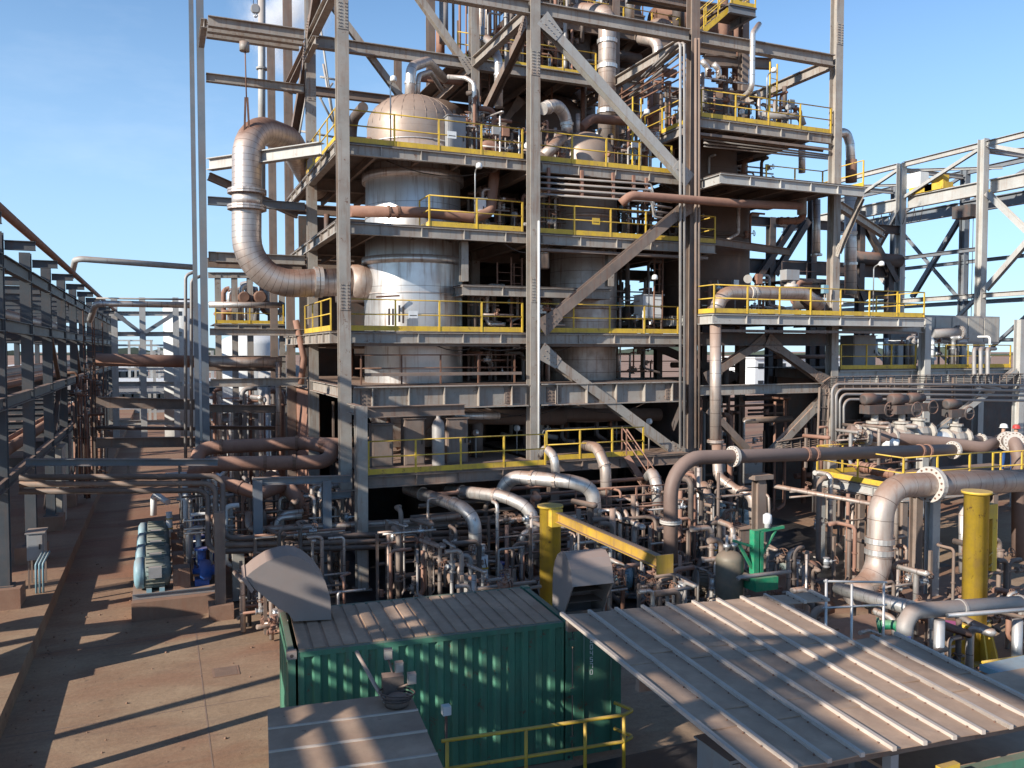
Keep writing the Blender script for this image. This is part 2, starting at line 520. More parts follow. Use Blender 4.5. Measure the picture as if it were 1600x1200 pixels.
def pipe(label, mat, r, pts, flanges=(), bands=(), name='pipe_run', cat='pipe', group=None, seg=None, bend=None, fmat=None, bmat=None):
    """flanges/bands: (segment, fraction) along the straight legs"""
    mat = M[mat]
    q = [pt(a) for a in pts]
    seg = seg or (20 if r > .25 else 14 if r > .12 else 8 if r > .05 else 6)
    if not flanges and not bands:
        return tag(MB().tube(q, r, seg, bend).build(name, mat), label, cat, group)
    base = min(q, key=lambda a: a.z).copy(); base.z -= r
    t = thing(name, label, cat, base, group)
    MB().tube(q, r, seg, bend).build('pipe_wall', mat, t)
    for s, f in flanges:
        a, b = q[s], q[s + 1]
        fo = flange_mb(a.lerp(b, f), b - a, r, bolts=0).build('flange', M[fmat or 'white'], t)
        if r > .15:
            d_, s_, u_ = frame(b - a); p_ = a.lerp(b, f); nb = 16; bm = MB()
            for i in range(nb):
                an = 2 * math.pi * (i + .5) / nb; o_ = (s_ * math.cos(an) + u_ * math.sin(an)) * (r * 1.27)
                bm.cyl(p_ + o_ - d_ * r * .33, p_ + o_ + d_ * r * .33, r * .085, 6)
            bm.build('bolts', M['steel_rust'], fo)
    for s, f in bands:
        a, b = q[s], q[s + 1]
        d = (b - a).normalized(); p = a.lerp(b, f)
        MB().rev(p - d * r * .22, d, [(r * 1.0, 0), (r * 1.14, 0), (r * 1.14, r * .44), (r * 1.0, r * .44)], seg, False).build('clamp_band', M[bmat or mat.name] if bmat else mat, t)
    return t

def valve_mb(p, axis, r, mb):
    d = V(axis).normalized()
    mb.rev(p - d * r * 2.2, d, [(r * 1.5, 0), (r * 1.5, r * .4), (r * .95, r * .5), (r * 1.35, r * 1.7), (r * 1.35, r * 2.7), (r * .95, r * 3.9), (r * 1.5, r * 4.0), (r * 1.5, r * 4.4)], 10, False)
    return mb

def hand_valve(parent, p, axis, r, stem, mat, wmat, h=None):
    """valve part with stem and hand wheel as sub-part"""
    h = h or r * 5
    mb = valve_mb(p, axis, r, MB())
    s = V(stem).normalized()
    mb.rev(p, s, [(r * .9, 0), (r * .8, r * 1.9), (r * 1.1, r * 2.0), (r * 1.1, r * 2.4), (r * .3, r * 2.5), (r * .2, h)], 8, False)
    v = mb.build('valve', mat, parent)
    w = MB(); w.torus(p + s * h, s, r * 1.8, r * .2, 12, 4)
    _, a, b = frame(s)
    w.bar(p + s * h - a * r * 1.8, p + s * h + a * r * 1.8, r * .22, r * .22); w.bar(p + s * h - b * r * 1.8, p + s * h + b * r * 1.8, r * .22, r * .22)
    w.build('hand_wheel', wmat, v)

def manifold(label, x0, x1, y0, y1, z0, z1, n=5, r=.06, mats=('clad', 'pipe_rust', 'pipe_grey', 'pipe_dark'), vmats=('pipe_rust', 'galv', 'steel_brown'),
             wheel='steel_rust', group=None, seed=0, valves=3, name='valve_manifold'):
    """a skid of small-bore risers, cross-overs and hand valves"""
    rg = random.Random(seed + int(x0 * 100))
    t = thing(name, label, 'valve manifold', ((x0 + x1) / 2, (y0 + y1) / 2, z0), group)
    for i in range(n):
        x = x0 + (x1 - x0) * (i + .5 + rg.uniform(-.35, .35)) / n
        y = rg.uniform(y0, y1)
        top = z1 - rg.uniform(0, .35) * (z1 - z0)
        rr = r * rg.uniform(.5, 1.25)
        pts = [V((x, y, z0)), V((x, y, top))]
        k = rg.random()
        if k < .4: pts += [V((x + rg.choice((-1, 1)) * rg.uniform(.25, .8), y, top))]
        elif k < .75: pts += [V((x, y + rg.choice((-1, 1)) * rg.uniform(.3, .9), top)), V((x + rg.uniform(-.4, .4), y + .6, top))]
        if rg.random() < .5: pts = [V((x + rg.choice((-1, 1)) * rg.uniform(.2, .7), y - rg.uniform(0, .4), z0 + rg.uniform(.12, .5))), V((x, y, z0 + rg.uniform(.3, .6)))] + pts[1:]
        m = M[rg.choice(mats)]
        MB().tube(pts, rr, 8, rr * 2.5).build('pipe', m, t)
        if rg.random() < .6:
            zz = rg.uniform(z0 + .4, max(z0 + .5, top - .2))
            flange_mb(V((x, y, zz)), ZUP, rr, bolts=6).build('flange', m, t)
    for i in range(valves):
        x = rg.uniform(x0, x1); y = rg.uniform(y0, y1); z = rg.uniform(z0 + .3, z1 - .3)
        ax = rg.choice(((0, 0, 1), (1, 0, 0)))
        st = (rg.choice((-1, 1)), -.3, .2) if ax[2] else (rg.uniform(-.2, .2), -rg.uniform(0, 1), 1)
        hand_valve(t, V((x, y, z)), ax, rg.uniform(.04, .075), st, M[rg.choice(vmats)], M[wheel])
        if not ax[2]: MB().tube([V((x0, y, z)), V((x1, y, z))], .035, 6).build('pipe', M[rg.choice(mats)], t)
    for x in (x0 + .05, x1 - .05):
        MB().box(x - .04, x + .04, y1 - .08, y1, z0, z0 + (z1 - z0) * .8).build('support_post', M['steel_brown'], t)
    return t

def pump_set(label, loc, rz=0, sc=1.0, motor='motor', pump='blue', guard='concrete', group=None, cowl='palebl', name='pump_set'):
    """motor to the -x side, coupling guard box, pump to the +x side"""
    xf = Matrix.Translation(V(loc)) @ Matrix.Rotation(rz, 4, 'Z') @ Matrix.Scale(sc, 4)
    t = thing(name, label, 'pump', loc, group)
    b = MB(xf); b.ibeam(V((-1.05, -.35, .07)), V((1.25, -.35, .07)), .14, .12); b.ibeam(V((-1.05, .35, .07)), V((1.25, .35, .07)), .14, .12)
    b.box(-1.05, 1.25, -.42, .42, .141, .165); b.build('base_frame', M['steel_blue'], t)
    m = MB(xf)
    m.rev(V((-.75, 0, .66)), (1, 0, 0), [(.40, 0), (.43, .03), (.43, .6), (.37, .68), (.2, .72)], 24)
    for k in range(22):
        a = 2 * math.pi * k / 22
        o = V((0, math.cos(a), math.sin(a)))
        m.bar(V((-.70, 0, .66)) + o * .44, V((-.2, 0, .66)) + o * .44, .02, .05, o)
    mo = m.build('motor', M[motor], t)
    c = MB(xf); c.rev(V((-1.02, 0, .66)), (1, 0, 0), [(.18, 0), (.34, .02), (.44, .08), (.45, .268)], 24); c.build('fan_cowl', M[cowl], mo)
    MB(xf).box(-.62, -.28, -.62, -.44, .62, .92).build('terminal_box', M['galv'], mo)
    f = MB(xf)
    for x in (-.62, -.28):
        f.box(x - .07, x + .07, -.4, .4, .165, .27)
    f.build('motor_foot', M[cowl], mo)
    MB(xf).box(.02, .48, -.28, .28, .165, .74).build('coupling_guard', M[guard], t)
    p = MB(xf)
    p.rev(V((.55, 0, .55)), (1, 0, 0), [(.08, 0), (.1, .18), (.3, .2), (.34, .3), (.3, .5), (.16, .52), (.16, .68), (.24, .69), (.24, .74)], 18)
    p.cyl(V((.8, .12, .6)), V((.8, .12, 1.15)), .11, 12); p.rev(V((.8, .12, 1.15)), (0, 0, 1), [(.19, 0), (.19, .06), (.11, .06)], 14, False)
    p.box(.6, 1.0, -.2, .2, .165, .35)
    p.build('pump_casing', M[pump], t)
    return t

def cabinet(label, x0, x1, y0, y1, z0, z1, mat='cabinet', name='control_cabinet', legs=.0, xf=None, group=None):
    loc = V(((x0 + x1) / 2, (y0 + y1) / 2, z0 - legs))
    if xf is not None: loc = xf @ loc
    t = thing(name, label, 'cabinet', loc, group)
    MB(xf).box(x0, x1, y0, y1, z0, z1).build('body', M[mat], t)
    d = MB(xf).box(x0 + .04, x1 - .04, y0 - .022, y0 - .002, z0 + .05, z1 - .05).build('door', M[mat], t)
    MB(xf).box(x1 - .13, x1 - .09, y0 - .05, y0 - .023, (z0 + z1) / 2 - .08, (z0 + z1) / 2 + .08).build('handle', M['black'], d)
    MB(xf).box(x0 - .04, x1 + .04, y0 - .06, y1 + .03, z1 + .002, z1 + .03).build('cap', M[mat], t)
    if legs:
        for x in (x0 + .04, x1 - .04):
            for y in (y0 + .04, y1 - .04):
                MB(xf).box(x - .025, x + .025, y - .025, y + .025, z0 - legs, z0 - .002).build('leg', M['steel_brown'], t)
    return t

def cable_tray(label, pts, w=.45, mat='steel_brown', cables=5, up=ZUP, name='cable_tray', rung=.45):
    q = [pt(a) for a in pts]
    t = thing(name, label, 'cable tray', min(q, key=lambda a: a.z))
    L = MB(); Rr = MB(); C = MB()
    for a, b in zip(q, q[1:]):
        d, s, u = frame(b - a, up)
        L.bar(a, b, .025, .1, up, (-w / 2, 0)); Rr.bar(a, b, .025, .1, up, (w / 2, 0))
        n = int((b - a).length / rung)
        for k in range(n):
            c = a.lerp(b, (k + .5) / n)
            C.bar(c - s * w / 2, c + s * w / 2, .03, .02, u)
    L.build('side_rail', M[mat], t); Rr.build('side_rail', M[mat], t); C.build('rungs', M[mat], t)
    for k in range(cables):
        off = -w / 2 + w * (k + .7) / (cables + .4)
        pp = []
        for i, a in enumerate(q):
            b = q[i + 1] if i < len(q) - 1 else a + (a - q[i - 1])
            d, s, u = frame(b - a, up)
            pp.append(a + s * off + u * .035)
        MB().tube(pp, .02, 5, .15).build('cable', M[random.choice(('black', 'pipe_dark', 'steel_brown'))], t)
    return t

def ladder(label, base, h, rz=0, w=.45, mat='steel_rust', cage=False):
    xf = Matrix.Translation(base) @ Matrix.Rotation(rz, 4, 'Z')
    t = thing('ladder', label, 'ladder', base)
    for s in (-1, 1):
        MB(xf).box(s * w / 2 - .02, s * w / 2 + .02, -.03, .03, 0, h).build('stile', M[mat], t)
    n = int(h / .3)
    rm = MB(xf)
    for k in range(n):
        MB(xf).cyl(V((-w / 2 + .02, 0, .3 * k + .15)), V((w / 2 - .02, 0, .3 * k + .15)), .014, 5).build('rung', M[mat], t)
    return t

def stair(label, a, b, w=.8, mat='steel_rust', wdir=V((0, 1, 0)), railh=1.0, name='staircase'):
    a, b = V(a), V(b)
    t = thing(name, label, 'staircase', a if a.z < b.z else b)
    n = max(3, int(abs(b.z - a.z) / .21))
    for s in (0, 1):
        o = wdir * (w * s)
        MB().bar(a + o, b + o, .03, .22).build('stringer', M[mat], t)
        for z in (railh, railh * .55):
            MB().tube([a + o + ZUP * z, b + o + ZUP * z], .022, 6).build('handrail', M[mat], t)
        for k in range(4):
            p = a.lerp(b, k / 3) + o
            MB().bar(p + ZUP * .05, p + ZUP * railh, .04, .04).build('post', M[mat], t)
    for k in range(n):
        p = a.lerp(b, (k + .5) / n)
        h = (b - a); h.z = 0; h.normalize()
        MB().bar(p + wdir * .02, p + wdir * (w - .02), .24, .03).build('tread', M['grating'], t)
    return t

def vessel(label, c, prof, mat, bands=(), nozzles=(), name='process_vessel', seg=48, bmat=None):
    """c = base point; prof (r,h) up the axis; bands (h, r, height); nozzles (h, azimuth deg, len, r)"""
    t = thing(name, label, 'vessel', c)
    MB().rev(c, ZUP, prof, seg).build('shell', M[mat], t)
    for h, r, hh in bands:
        MB().rev(c + ZUP * h, ZUP, [(r - .06, 0), (r, 0), (r, hh), (r - .06, hh)], seg, True).build('girth_band', M[bmat or mat], t)
    for h, az, ln, r in nozzles:
        d = V((math.cos(RAD(az)), math.sin(RAD(az)), 0))
        rad = max(x for x, y in prof)
        mb = MB().cyl(c + ZUP * h + d * (rad * .8), c + ZUP * h + d * (rad + ln), r, 14)
        n = mb.build('nozzle', M[mat], t)
        flange_mb(c + ZUP * h + d * (rad + ln), d, r, bolts=10).build('flange', M['steel_rust'], n)
    return t

def dome(r, h0, hd, n=7):
    return [(r * math.cos(math.pi / 2 * k / n), h0 + hd * math.sin(math.pi / 2 * k / n)) for k in range(1, n)] + [(.001, h0 + hd)]

def actuator_valve(label, p, r, body='cabinet', act='steel_dark', group=None):
    """motorised gate valve: wrapped body, yoke, gearbox and motor on top"""
    t = thing('motorised_valve', label, 'valve', p, group)
    valve_mb(p + ZUP * r * 1.4, (1, 0, 0), r, MB()).build('valve_body', M[body], t)
    MB().rev(p + ZUP * r * 2.2, ZUP, [(r, 0), (r * .8, r * 1.0), (r * 1.15, r * 1.05), (r * 1.15, r * 1.35), (r * .5, r * 1.4), (r * .45, r * 2.4)], 12, False).build('bonnet', M[body], t)
    g = MB(); z = p.z + r * 4.6
    g.box(p.x - r * 1.9, p.x + r * 1.3, p.y - r * .9, p.y + r * .9, z, z + r * 1.2)
    gb = g.build('gearbox', M['steel_dark'], t)
    mm = MB(); mm.rev(V((p.x - r * 2.2, p.y, z + r * 2.0)), (1, 0, 0), [(r * .5, 0), (r * .8, r * .15), (r * .8, r * 1.9), (r * .6, r * 2.1), (r * .6, r * 3.0), (r * .35, r * 3.1)], 12)
    mm.build('motor', M[act], t)
    w = MB(); w.torus(V((p.x + r * 1.4, p.y - r * 1.3, z + r * .6)), (0, 1, 0), r * 1.0, r * .12, 12, 4)
    w.bar(V((p.x + r * .4, p.y - r * 1.3, z + r * .6)), V((p.x + r * 2.4, p.y - r * 1.3, z + r * .6)), r * .14, r * .14)
    w.build('hand_wheel', M['steel_dark'], gb)
    return t

def beam(parent, a, b, h=.35, w=.2, mat='steel', kind='i', up=ZUP, name='beam'):
    a, b = pt(a), pt(b)
    mb = MB()
    if kind == 'i': mb.ibeam(a, b, h, w, up=up)
    elif kind == 'c': mb.channel(a, b, h, w, up)
    elif kind == 'b': mb.bar(a, b, w, h, up)
    else: mb.tube([a, b], h / 2, 10)
    return mb.build(name, M[mat], parent)

def column(parent, x, y, z0, z1, s=.46, mat='steel', base=True, web='y', name='column'):
    up = V((0, 1, 0)) if web == 'y' else V((1, 0, 0))
    o = MB().ibeam(V((x, y, z0)), V((x, y, z1)), s, s, tf=.035, tw=.025, up=up).build(name, M[mat], parent)
    if base: MB().box(x - s * .75, x + s * .75, y - s * .75, y + s * .75, z0 - .001, z0 + .04).build('base_plate', M[mat], o)
    return o

def splice(parent, x, y, z, s=.46, mat='steel', h=.9):
    """bolted splice plate on the front flange of a column"""
    mb = MB().box(x - s / 2 + .02, x + s / 2 - .02, y - s / 2 - .02, y - s / 2 - .002, z - h / 2, z + h / 2)
    for k in range(8):
        for q in (-1, -.55, .55, 1):
            mb.box(x + q * s * .36 - .014, x + q * s * .36 + .014, y - s / 2 - .045, y - s / 2 - .021, z - h / 2 + .07 + k * h / 8.6, z - h / 2 + .1 + k * h / 8.6)
    return mb.build('splice_plate', M[mat], parent)
# ------------------------------------------------------------------ ground and paving
def ground_mat():
    m = bpy.data.materials.new('stained_yard_concrete'); m.use_nodes = True
    nt = m.node_tree; N = nt.nodes; L = nt.links; b = N['Principled BSDF']
    b.inputs['Roughness'].default_value = .92; b.inputs['Specular IOR Level'].default_value = .25
    g = N.new('ShaderNodeNewGeometry')
    def noise(scale, det, rough, mscale=(1, 1, 1), rot=0.0, dist=0.0):
        mp_ = N.new('ShaderNodeMapping'); mp_.inputs['Scale'].default_value = mscale; mp_.inputs['Rotation'].default_value = (0, 0, rot)
        L.new(g.outputs['Position'], mp_.inputs[0])
        n = N.new('ShaderNodeTexNoise'); n.inputs['Scale'].default_value = scale; n.inputs['Detail'].default_value = det; n.inputs['Roughness'].default_value = rough
        n.inputs['Distortion'].default_value = dist
        L.new(mp_.outputs[0], n.inputs['Vector']); return n.outputs['Fac']
    def ramp(f, p0, c0, p1, c1):
        r = N.new('ShaderNodeValToRGB'); e = r.color_ramp.elements
        e[0].position, e[1].position = p0, p1; e[0].color = c0 + (1,); e[1].color = c1 + (1,)
        L.new(f, r.inputs[0]); return r.outputs[0]
    def mixc(f, a, bb):
        q = N.new('ShaderNodeMixRGB'); L.new(f, q.inputs[0]); L.new(a, q.inputs[1]); L.new(bb, q.inputs[2]) if not isinstance(bb, tuple) else None
        if isinstance(bb, tuple): q.inputs[2].default_value = bb + (1,)
        return q.outputs[0]
    base = ramp(noise(.55, 8, .7), .32, (.265, .175, .115), .7, (.40, .285, .19))
    redf = ramp(noise(.30, 6, .6, (.35, 1.3, 1), .25, .6), .47, (0, 0, 0), .66, (.85, .85, .85))
    sy = N.new('ShaderNodeSeparateXYZ'); L.new(g.outputs['Position'], sy.inputs[0])
    mr = N.new('ShaderNodeMapRange'); mr.inputs[1].default_value = 23; mr.inputs[2].default_value = 31; mr.inputs[4].default_value = .6
    L.new(sy.outputs['Y'], mr.inputs[0])
    ad = N.new('ShaderNodeMath'); ad.use_clamp = True; L.new(redf, ad.inputs[0]); L.new(mr.outputs[0], ad.inputs[1])
    c = mixc(ad.outputs[0], base, (.27, .14, .09))
    tyre = ramp(noise(.8, 6, .65, (.25, 2.4, 1), .35, 1.2), .55, (0, 0, 0), .72, (.4, .4, .4))
    c = mixc(tyre, c, (.17, .12, .095))
    fine = ramp(noise(9, 8, .8), .35, (.75, .75, .75), .7, (1.08, 1.06, 1.03))
    q = N.new('ShaderNodeMixRGB'); q.blend_type = 'MULTIPLY'; q.inputs[0].default_value = 1
    L.new(c, q.inputs[1]); L.new(fine, q.inputs[2])
    spots = ramp(noise(2.6, 3, .5), .68, (0, 0, 0), .74, (.7, .7, .7))
    c = mixc(spots, q.outputs[0], (.11, .075, .06))
    L.new(c, b.inputs['Base Color'])
    bp = N.new('ShaderNodeBump'); bp.inputs['Strength'].default_value = .35; bp.inputs['Distance'].default_value = .02
    L.new(noise(14, 6, .7), bp.inputs['Height']); L.new(bp.outputs[0], b.inputs['Normal'])
    return m
M['yard'] = ground_mat()

o = MB(); n0 = 0
o.v += [V(a) for a in ((-4000, -4000, -.01), (4000, -4000, -.01), (4000, 4000, -.01), (-4000, 4000, -.01))]; o.quadface([0, 1, 2, 3])
tag(o.build('ground', M['dirt']), None, None, kind='structure')
o = MB().box(-2.98, 70, 4, 120, -.4, 0)
tag(o.build('yard_pavement', M['yard']), None, None, kind='structure')
o = MB().box(-12.5, -2.98, 3, 120, -.4, .45)
tag(o.build('raised_pavement', M['yard']), None, None, kind='structure')
o = MB().box(4.3, 25.5, 20.6, 39, 0, .004); tag(o.build('wet_shade_floor', M['wet_shade']), None, None, kind='structure')  # wet floor made near-black to carry the deep shade beneath the tower
for k, (x0, x1, y0, y1) in enumerate(((-2.9, 2.1, 18.55, 18.575), (-2.9, 2.1, 23.4, 23.425), (.75, .775, 4.2, 24.4), (-2.9, 2.1, 30.2, 30.225), (-2.9, 2.1, 36.6, 36.63), (-2.9, 2.1, 43, 43.03))):
    tag(MB().box(x0, x1, y0, y1, 0, .004).build('slab_joint', M['pipe_dark']), None, None, kind='structure')
rgs = random.Random(12)
st = MB()
for k in range(260):
    x, y, r = rgs.uniform(-2.6, 3.5), rgs.uniform(15.5, 34), rgs.choice((.008, .012, .018, .028)) * rgs.uniform(.6, 1.2)
    if rgs.random() < .5: x = rgs.choice((-2.75, -1.0)) + abs(rgs.gauss(0, .25)) if y > 24 else -2.9 + abs(rgs.gauss(0, .3))
    b0 = len(st.v)
    st.ball(V((x, y, r * .5)), r, 6, 4, (1, rgs.uniform(.6, 1.3), .7))
tag(st.build('gravel', M['concrete']), 'loose grit and small stones scattered on the yard', None, kind='stuff')
o = MB().box(6.75, 16.5, 6.0, 13.2, 0, .004); tag(o.build('canopy_shade_sheet', M['wet_shade']), None, None, kind='structure')  # near-black sheet standing in for the shade below the canopy
dg = thing('drain_grate', 'rusty square drain grate in the yard pavement', 'drain', (1.3, 20.4, .004))
MB().box(1.0, 1.6, 20.1, 20.7, .004, .010).build('frame', M['steel_rust'], dg)
for k in range(9): MB().box(1.05, 1.55, 20.14 + .06 * k, 20.17 + .06 * k, .010, .016).build('bar', M['pipe_dark'], dg)

# ------------------------------------------------------------------ left pipe rack, unseen near end shaped for its shadows
RY = [5.0 + 5.4 * k for k in range(-1, 16)]
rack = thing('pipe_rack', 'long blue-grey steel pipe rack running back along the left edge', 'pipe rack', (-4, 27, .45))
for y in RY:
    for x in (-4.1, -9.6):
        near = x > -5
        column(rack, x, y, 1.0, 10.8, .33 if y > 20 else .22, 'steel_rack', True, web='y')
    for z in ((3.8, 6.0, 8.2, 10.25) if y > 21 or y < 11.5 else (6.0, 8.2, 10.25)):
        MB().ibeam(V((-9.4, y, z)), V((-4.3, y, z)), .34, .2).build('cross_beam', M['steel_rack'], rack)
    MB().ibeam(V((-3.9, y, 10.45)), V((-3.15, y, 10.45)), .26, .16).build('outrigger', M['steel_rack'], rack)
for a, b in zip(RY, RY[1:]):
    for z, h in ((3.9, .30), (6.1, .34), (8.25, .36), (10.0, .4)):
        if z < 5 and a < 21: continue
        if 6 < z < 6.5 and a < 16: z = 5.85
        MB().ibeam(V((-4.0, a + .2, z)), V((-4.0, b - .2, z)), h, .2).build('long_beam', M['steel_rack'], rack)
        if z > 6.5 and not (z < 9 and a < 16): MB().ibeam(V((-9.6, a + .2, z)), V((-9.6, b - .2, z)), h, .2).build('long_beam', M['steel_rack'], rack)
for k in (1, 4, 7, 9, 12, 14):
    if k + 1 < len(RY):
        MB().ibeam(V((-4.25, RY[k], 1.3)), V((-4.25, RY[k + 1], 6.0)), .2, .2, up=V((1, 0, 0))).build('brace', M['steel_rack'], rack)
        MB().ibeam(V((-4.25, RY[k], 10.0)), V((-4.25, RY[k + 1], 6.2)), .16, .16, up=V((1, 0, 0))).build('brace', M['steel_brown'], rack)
pm = MB().box(-.45, .45, -.5, .5, 0, .56).mesh('rack_plinth', M['concrete'])
for i, y in enumerate(RY):
    if y < 20: continue
    o = bpy.data.objects.new('rack_plinth', pm); col.objects.link(o); o.location = (-4.1, y, .45); OFF[o.name] = o.location.copy()
    tag(o, 'red-stained concrete plinth under the %s left-rack column from the front' % ('first', 'second', 'third', 'fourth', 'fifth', 'sixth', 'seventh', 'eighth', 'ninth', 'tenth', 'eleventh', 'twelfth', 'thirteenth')[sum(1 for q_ in RY if 20 <= q_ < y)], 'plinth', 'concrete plinths under the left rack')
# pipes lying along the rack, unseen near lengths spaced to leave light slits
for k, (x, z, r, m, lab) in enumerate((
    (-3.25, 10.72, .11, 'pipe_rust', 'rust-brown pipe carried on outriggers along the top of the left rack'),
    (-5.0, 8.75, .24, 'clad_red', 'dusty clad pipe on the third tier of the left rack'),
    (-5.9, 8.65, .16, 'pipe_rust', 'red-dusted pipe beside the clad pipe on the left rack'),
    (-6.95, 8.75, .26, 'pipe_grey', 'fat grey pipe on the third tier of the left rack'),
    (-8.0, 8.62, .14, 'pipe_dark', 'slim dark pipe on the outer side of the left rack'),
    (-4.9, 6.35, .12, 'pipe_rust', 'red-dusted pipe on the second tier of the left rack'),
    (-5.6, 6.4, .14, 'clad_red', 'thin clad pipe on the second tier of the left rack'),
    (-6.4, 6.43, .07, 'pipe_grey', 'slim conduit on the second tier of the left rack'),
    (-7.3, 6.45, .2, 'pipe_grey', 'grey pipe on the second tier of the left rack'),
    (-8.0, 6.45, .2, 'pipe_rust', 'outer rust pipe on the second tier of the left rack'),
    (-4.8, 4.22, .2, 'pipe_rust', 'red-dusted pipe on the lowest tier of the left rack, inner side'),
    (-5.4, 4.15, .12, 'pipe_rust', 'narrow rust pipe on the lowest tier of the left rack'),
    (-5.3, 10.75, .2, 'pipe_grey', 'grey pipe on the top tier of the left rack'))):
    pipe(lab, m, r, [V((x, 2 if z > 5 else 21.5, z)), V((x, 95, z))], group='pipes along the left rack')
for k, (x, z, n) in enumerate(((-7.6, 10.5, 6),)):
    cable_tray(('wide cable tray on the top tier of the left rack', 'cable tray on the lowest tier of the left rack')[k], [V((x, 3, z)), V((x, 90, z))], .7, 'steel_rack', n, rung=1.5)
for k, (x, w, z) in enumerate(((-6.0, 1.5, 4.15), (-8.6, .6, 6.35), (-8.62, .14, 8.42), (-7.5, .4, 8.5))):  # unseen trays added to dapple container and kiosk with shadow
    t = thing('added_shadow_tray', 'unseen covered tray added for its shadow at the near end of the left rack, ' + ('lowest tier', 'second tier', 'third tier, narrow', 'third tier, wide')[k], 'cable tray', (x, 7, z))
    for j in range(4):
        y0, y1 = -.3 + 3.05 * j, 2.6 + 3.05 * j
        MB().box(x - w / 2, x + w / 2, y0, y1, z, z + .14).build('tray_section', M['galv'], t)
# equipment under the rack
cabinet('tall beige cabinet between the left rack columns', -4.3, -3.75, 38.2, 39.6, .45, 3.6, 'cabinet')
cabinet('grey junction box on a stand beside the near rack column', -3.75, -3.3, 28.2, 28.9, 1.3, 2.1, 'cabinet_grey', 'junction_box', legs=.85)
pipe('fat grey pipe end at the left edge of the yard', 'pipe_grey', .45, [V((-7.5, 20.5, 2.6)), V((-5.2, 23.2, 2.6)), V((-4.75, 24.3, 1.0))], bend=.9)
pipe('pale slanting pipe behind the first columns of the left rack', 'clad', .16, [(18, 590, 'X', -9.0), (43, 570, 'X', -9.0)])
o = MB()
for k in range(3): o.tube([V((-3.45 + k * .09, 27.6, .45)), V((-3.45 + k * .09, 27.6, 1.3)), V((-3.3 + k * .09, 27.9, 1.6))], .03, 6)
tag(o.build('conduit_bundle', M['palebl']), 'three pale blue conduits rising from the raised pavement', 'conduit')
for k, (x, y, z1, m, lab) in enumerate(((-3.3, 47, 9.2, 'redpaint', 'orange-red ladder-like riser beside the left rack'), (-3.1, 50, 8.6, 'pipe_rust', 'rusty riser frame further back along the left rack'))):
    ladder(lab, V((x, y, .45)), z1, .3, .5, 'steel_rust')
o = MB().box(5.7, 5.8, 33.4, 39.5, .2, 6.1); tag(o.build('side_cladding', M['pipe_rust']), 'brown sheeted side wall between the left columns of the tower', 'wall')
manifold('rusty small-bore manifold hanging on the far side of the left rack', -3.9, -3.0, 50, 56, .5, 7.5, 9, .07, ('pipe_rust', 'pipe_dark', 'steel_rust'), seed=5, valves=4)
manifold('rusty manifold on the left rack near the dark opening', -3.9, -3.1, 43, 47, .5, 6.5, 8, .06, ('pipe_rust', 'pipe_dark', 'steel_rust'), seed=9, valves=5)

# unseen shed added behind the rack, sized to shade its lower part
sh_ = thing('shade_shed', 'unseen long grey shed added behind the left rack to shade it', 'building', (-17, 50, .0))
MB().box(-20.5, -15.6, 27, 92, 0, 6.4).build('wall', M['pipe_grey'], sh_)
MB().box(-20.8, -15.2, 26.7, 92.3, 6.402, 6.6).build('roof', M['roofdust'], sh_)
for k in range(16):
    y = 29 + 4 * k
    MB().box(-15.6, -15.5, y, y + .25, 0, 6.4).build('shade_shed_pilaster', M['cabinet_grey'], sh_)
    w_ = MB().box(-15.58, -15.53, y + .9, y + 3.2, 2.6, 4.6).build('window', M['offwhite'], sh_)
    for j in range(4): MB().box(-15.529, -15.515, y + .98 + .56 * j, y + 1.46 + .56 * j, 2.7, 4.5).build('pane', M['glass'], w_)
# ------------------------------------------------------------------ main steel frame
XA, XB, XC, XD = 5.5, 12.22, 18.9, 26.0
XL = 1.45
R1Y, R2Y, R3Y, R4Y = 27.0, 33.0, 39.0, 45.0
fr = thing('process_tower', 'tall grey braced steel frame of the central process tower', 'steel frame', (XB, R1Y, 0))
for x in (XA, XB, XC, XD):
    for y in (R1Y, R2Y, R3Y, R4Y):
        if x == XD and y > R2Y: continue
        m = 'steel' if (y < 34 and x < 13) or y < 28 else 'steel_brown'
        s = .37 if y < 28 else .36
        if x == XC and y == R1Y: m = 'steel_brown'
        column(fr, x, y, 3.0 if (x == XA and y == R1Y) else .2, 27 if y < 40 else 24, s, m)
for y in (R2Y,):
    column(fr, XL + .08, y, .2, 27, .25, 'steel_blue', web='y')
    MB().ibeam(V((XL - .22, y, .2)), V((XL - .22, y, 27)), .2, .16, up=V((0, 1, 0))).build('column', M['steel_blue'], fr)
for x, y, z in ((XA, R1Y, 18.2), (XA, R1Y, 9.3), (XB, R1Y, 17.6), (XB, R1Y, 9.7), (XA, R2Y, 17.6), (XD, R1Y, 20.6)):
    splice(fr, x, y, z, .37 if y < 28 else .36)
F = lambda a, b, h=.35, w=.22, m='steel', kind='i', up=ZUP, n='beam': beam(fr, a, b, h, w, m, kind, up, n)
g = .195
# storey beams at 19.5
for x0, x1 in ((XA, XB), (XB, XC), (XC, XD)):
    F(V((x0 + g, R1Y, 19.5)), V((x1 - g, R1Y, 19.5)), .46, .3)
    F(V((x0 + g, R2Y, 19.45)), V((x1 - g, R2Y, 19.45)), .46, .3)
    F(V((x0 + g, R3Y, 19.4)), V((x1 - g, R3Y, 19.4)), .4, .28, 'steel_brown')
    F(V((x0 + g, R2Y, 23.6)), V((x1 - g, R2Y, 23.6)), .4, .28, 'steel_brown')
for x in (XA, XB, XC, XD):
    F(V((x, R1Y + g, 19.5)), V((x, R2Y - g, 19.5)), .42, .28)
    if x < XD: F(V((x, R2Y + g, 19.4)), V((x, R3Y - g, 19.4)), .42, .28, 'steel_brown')
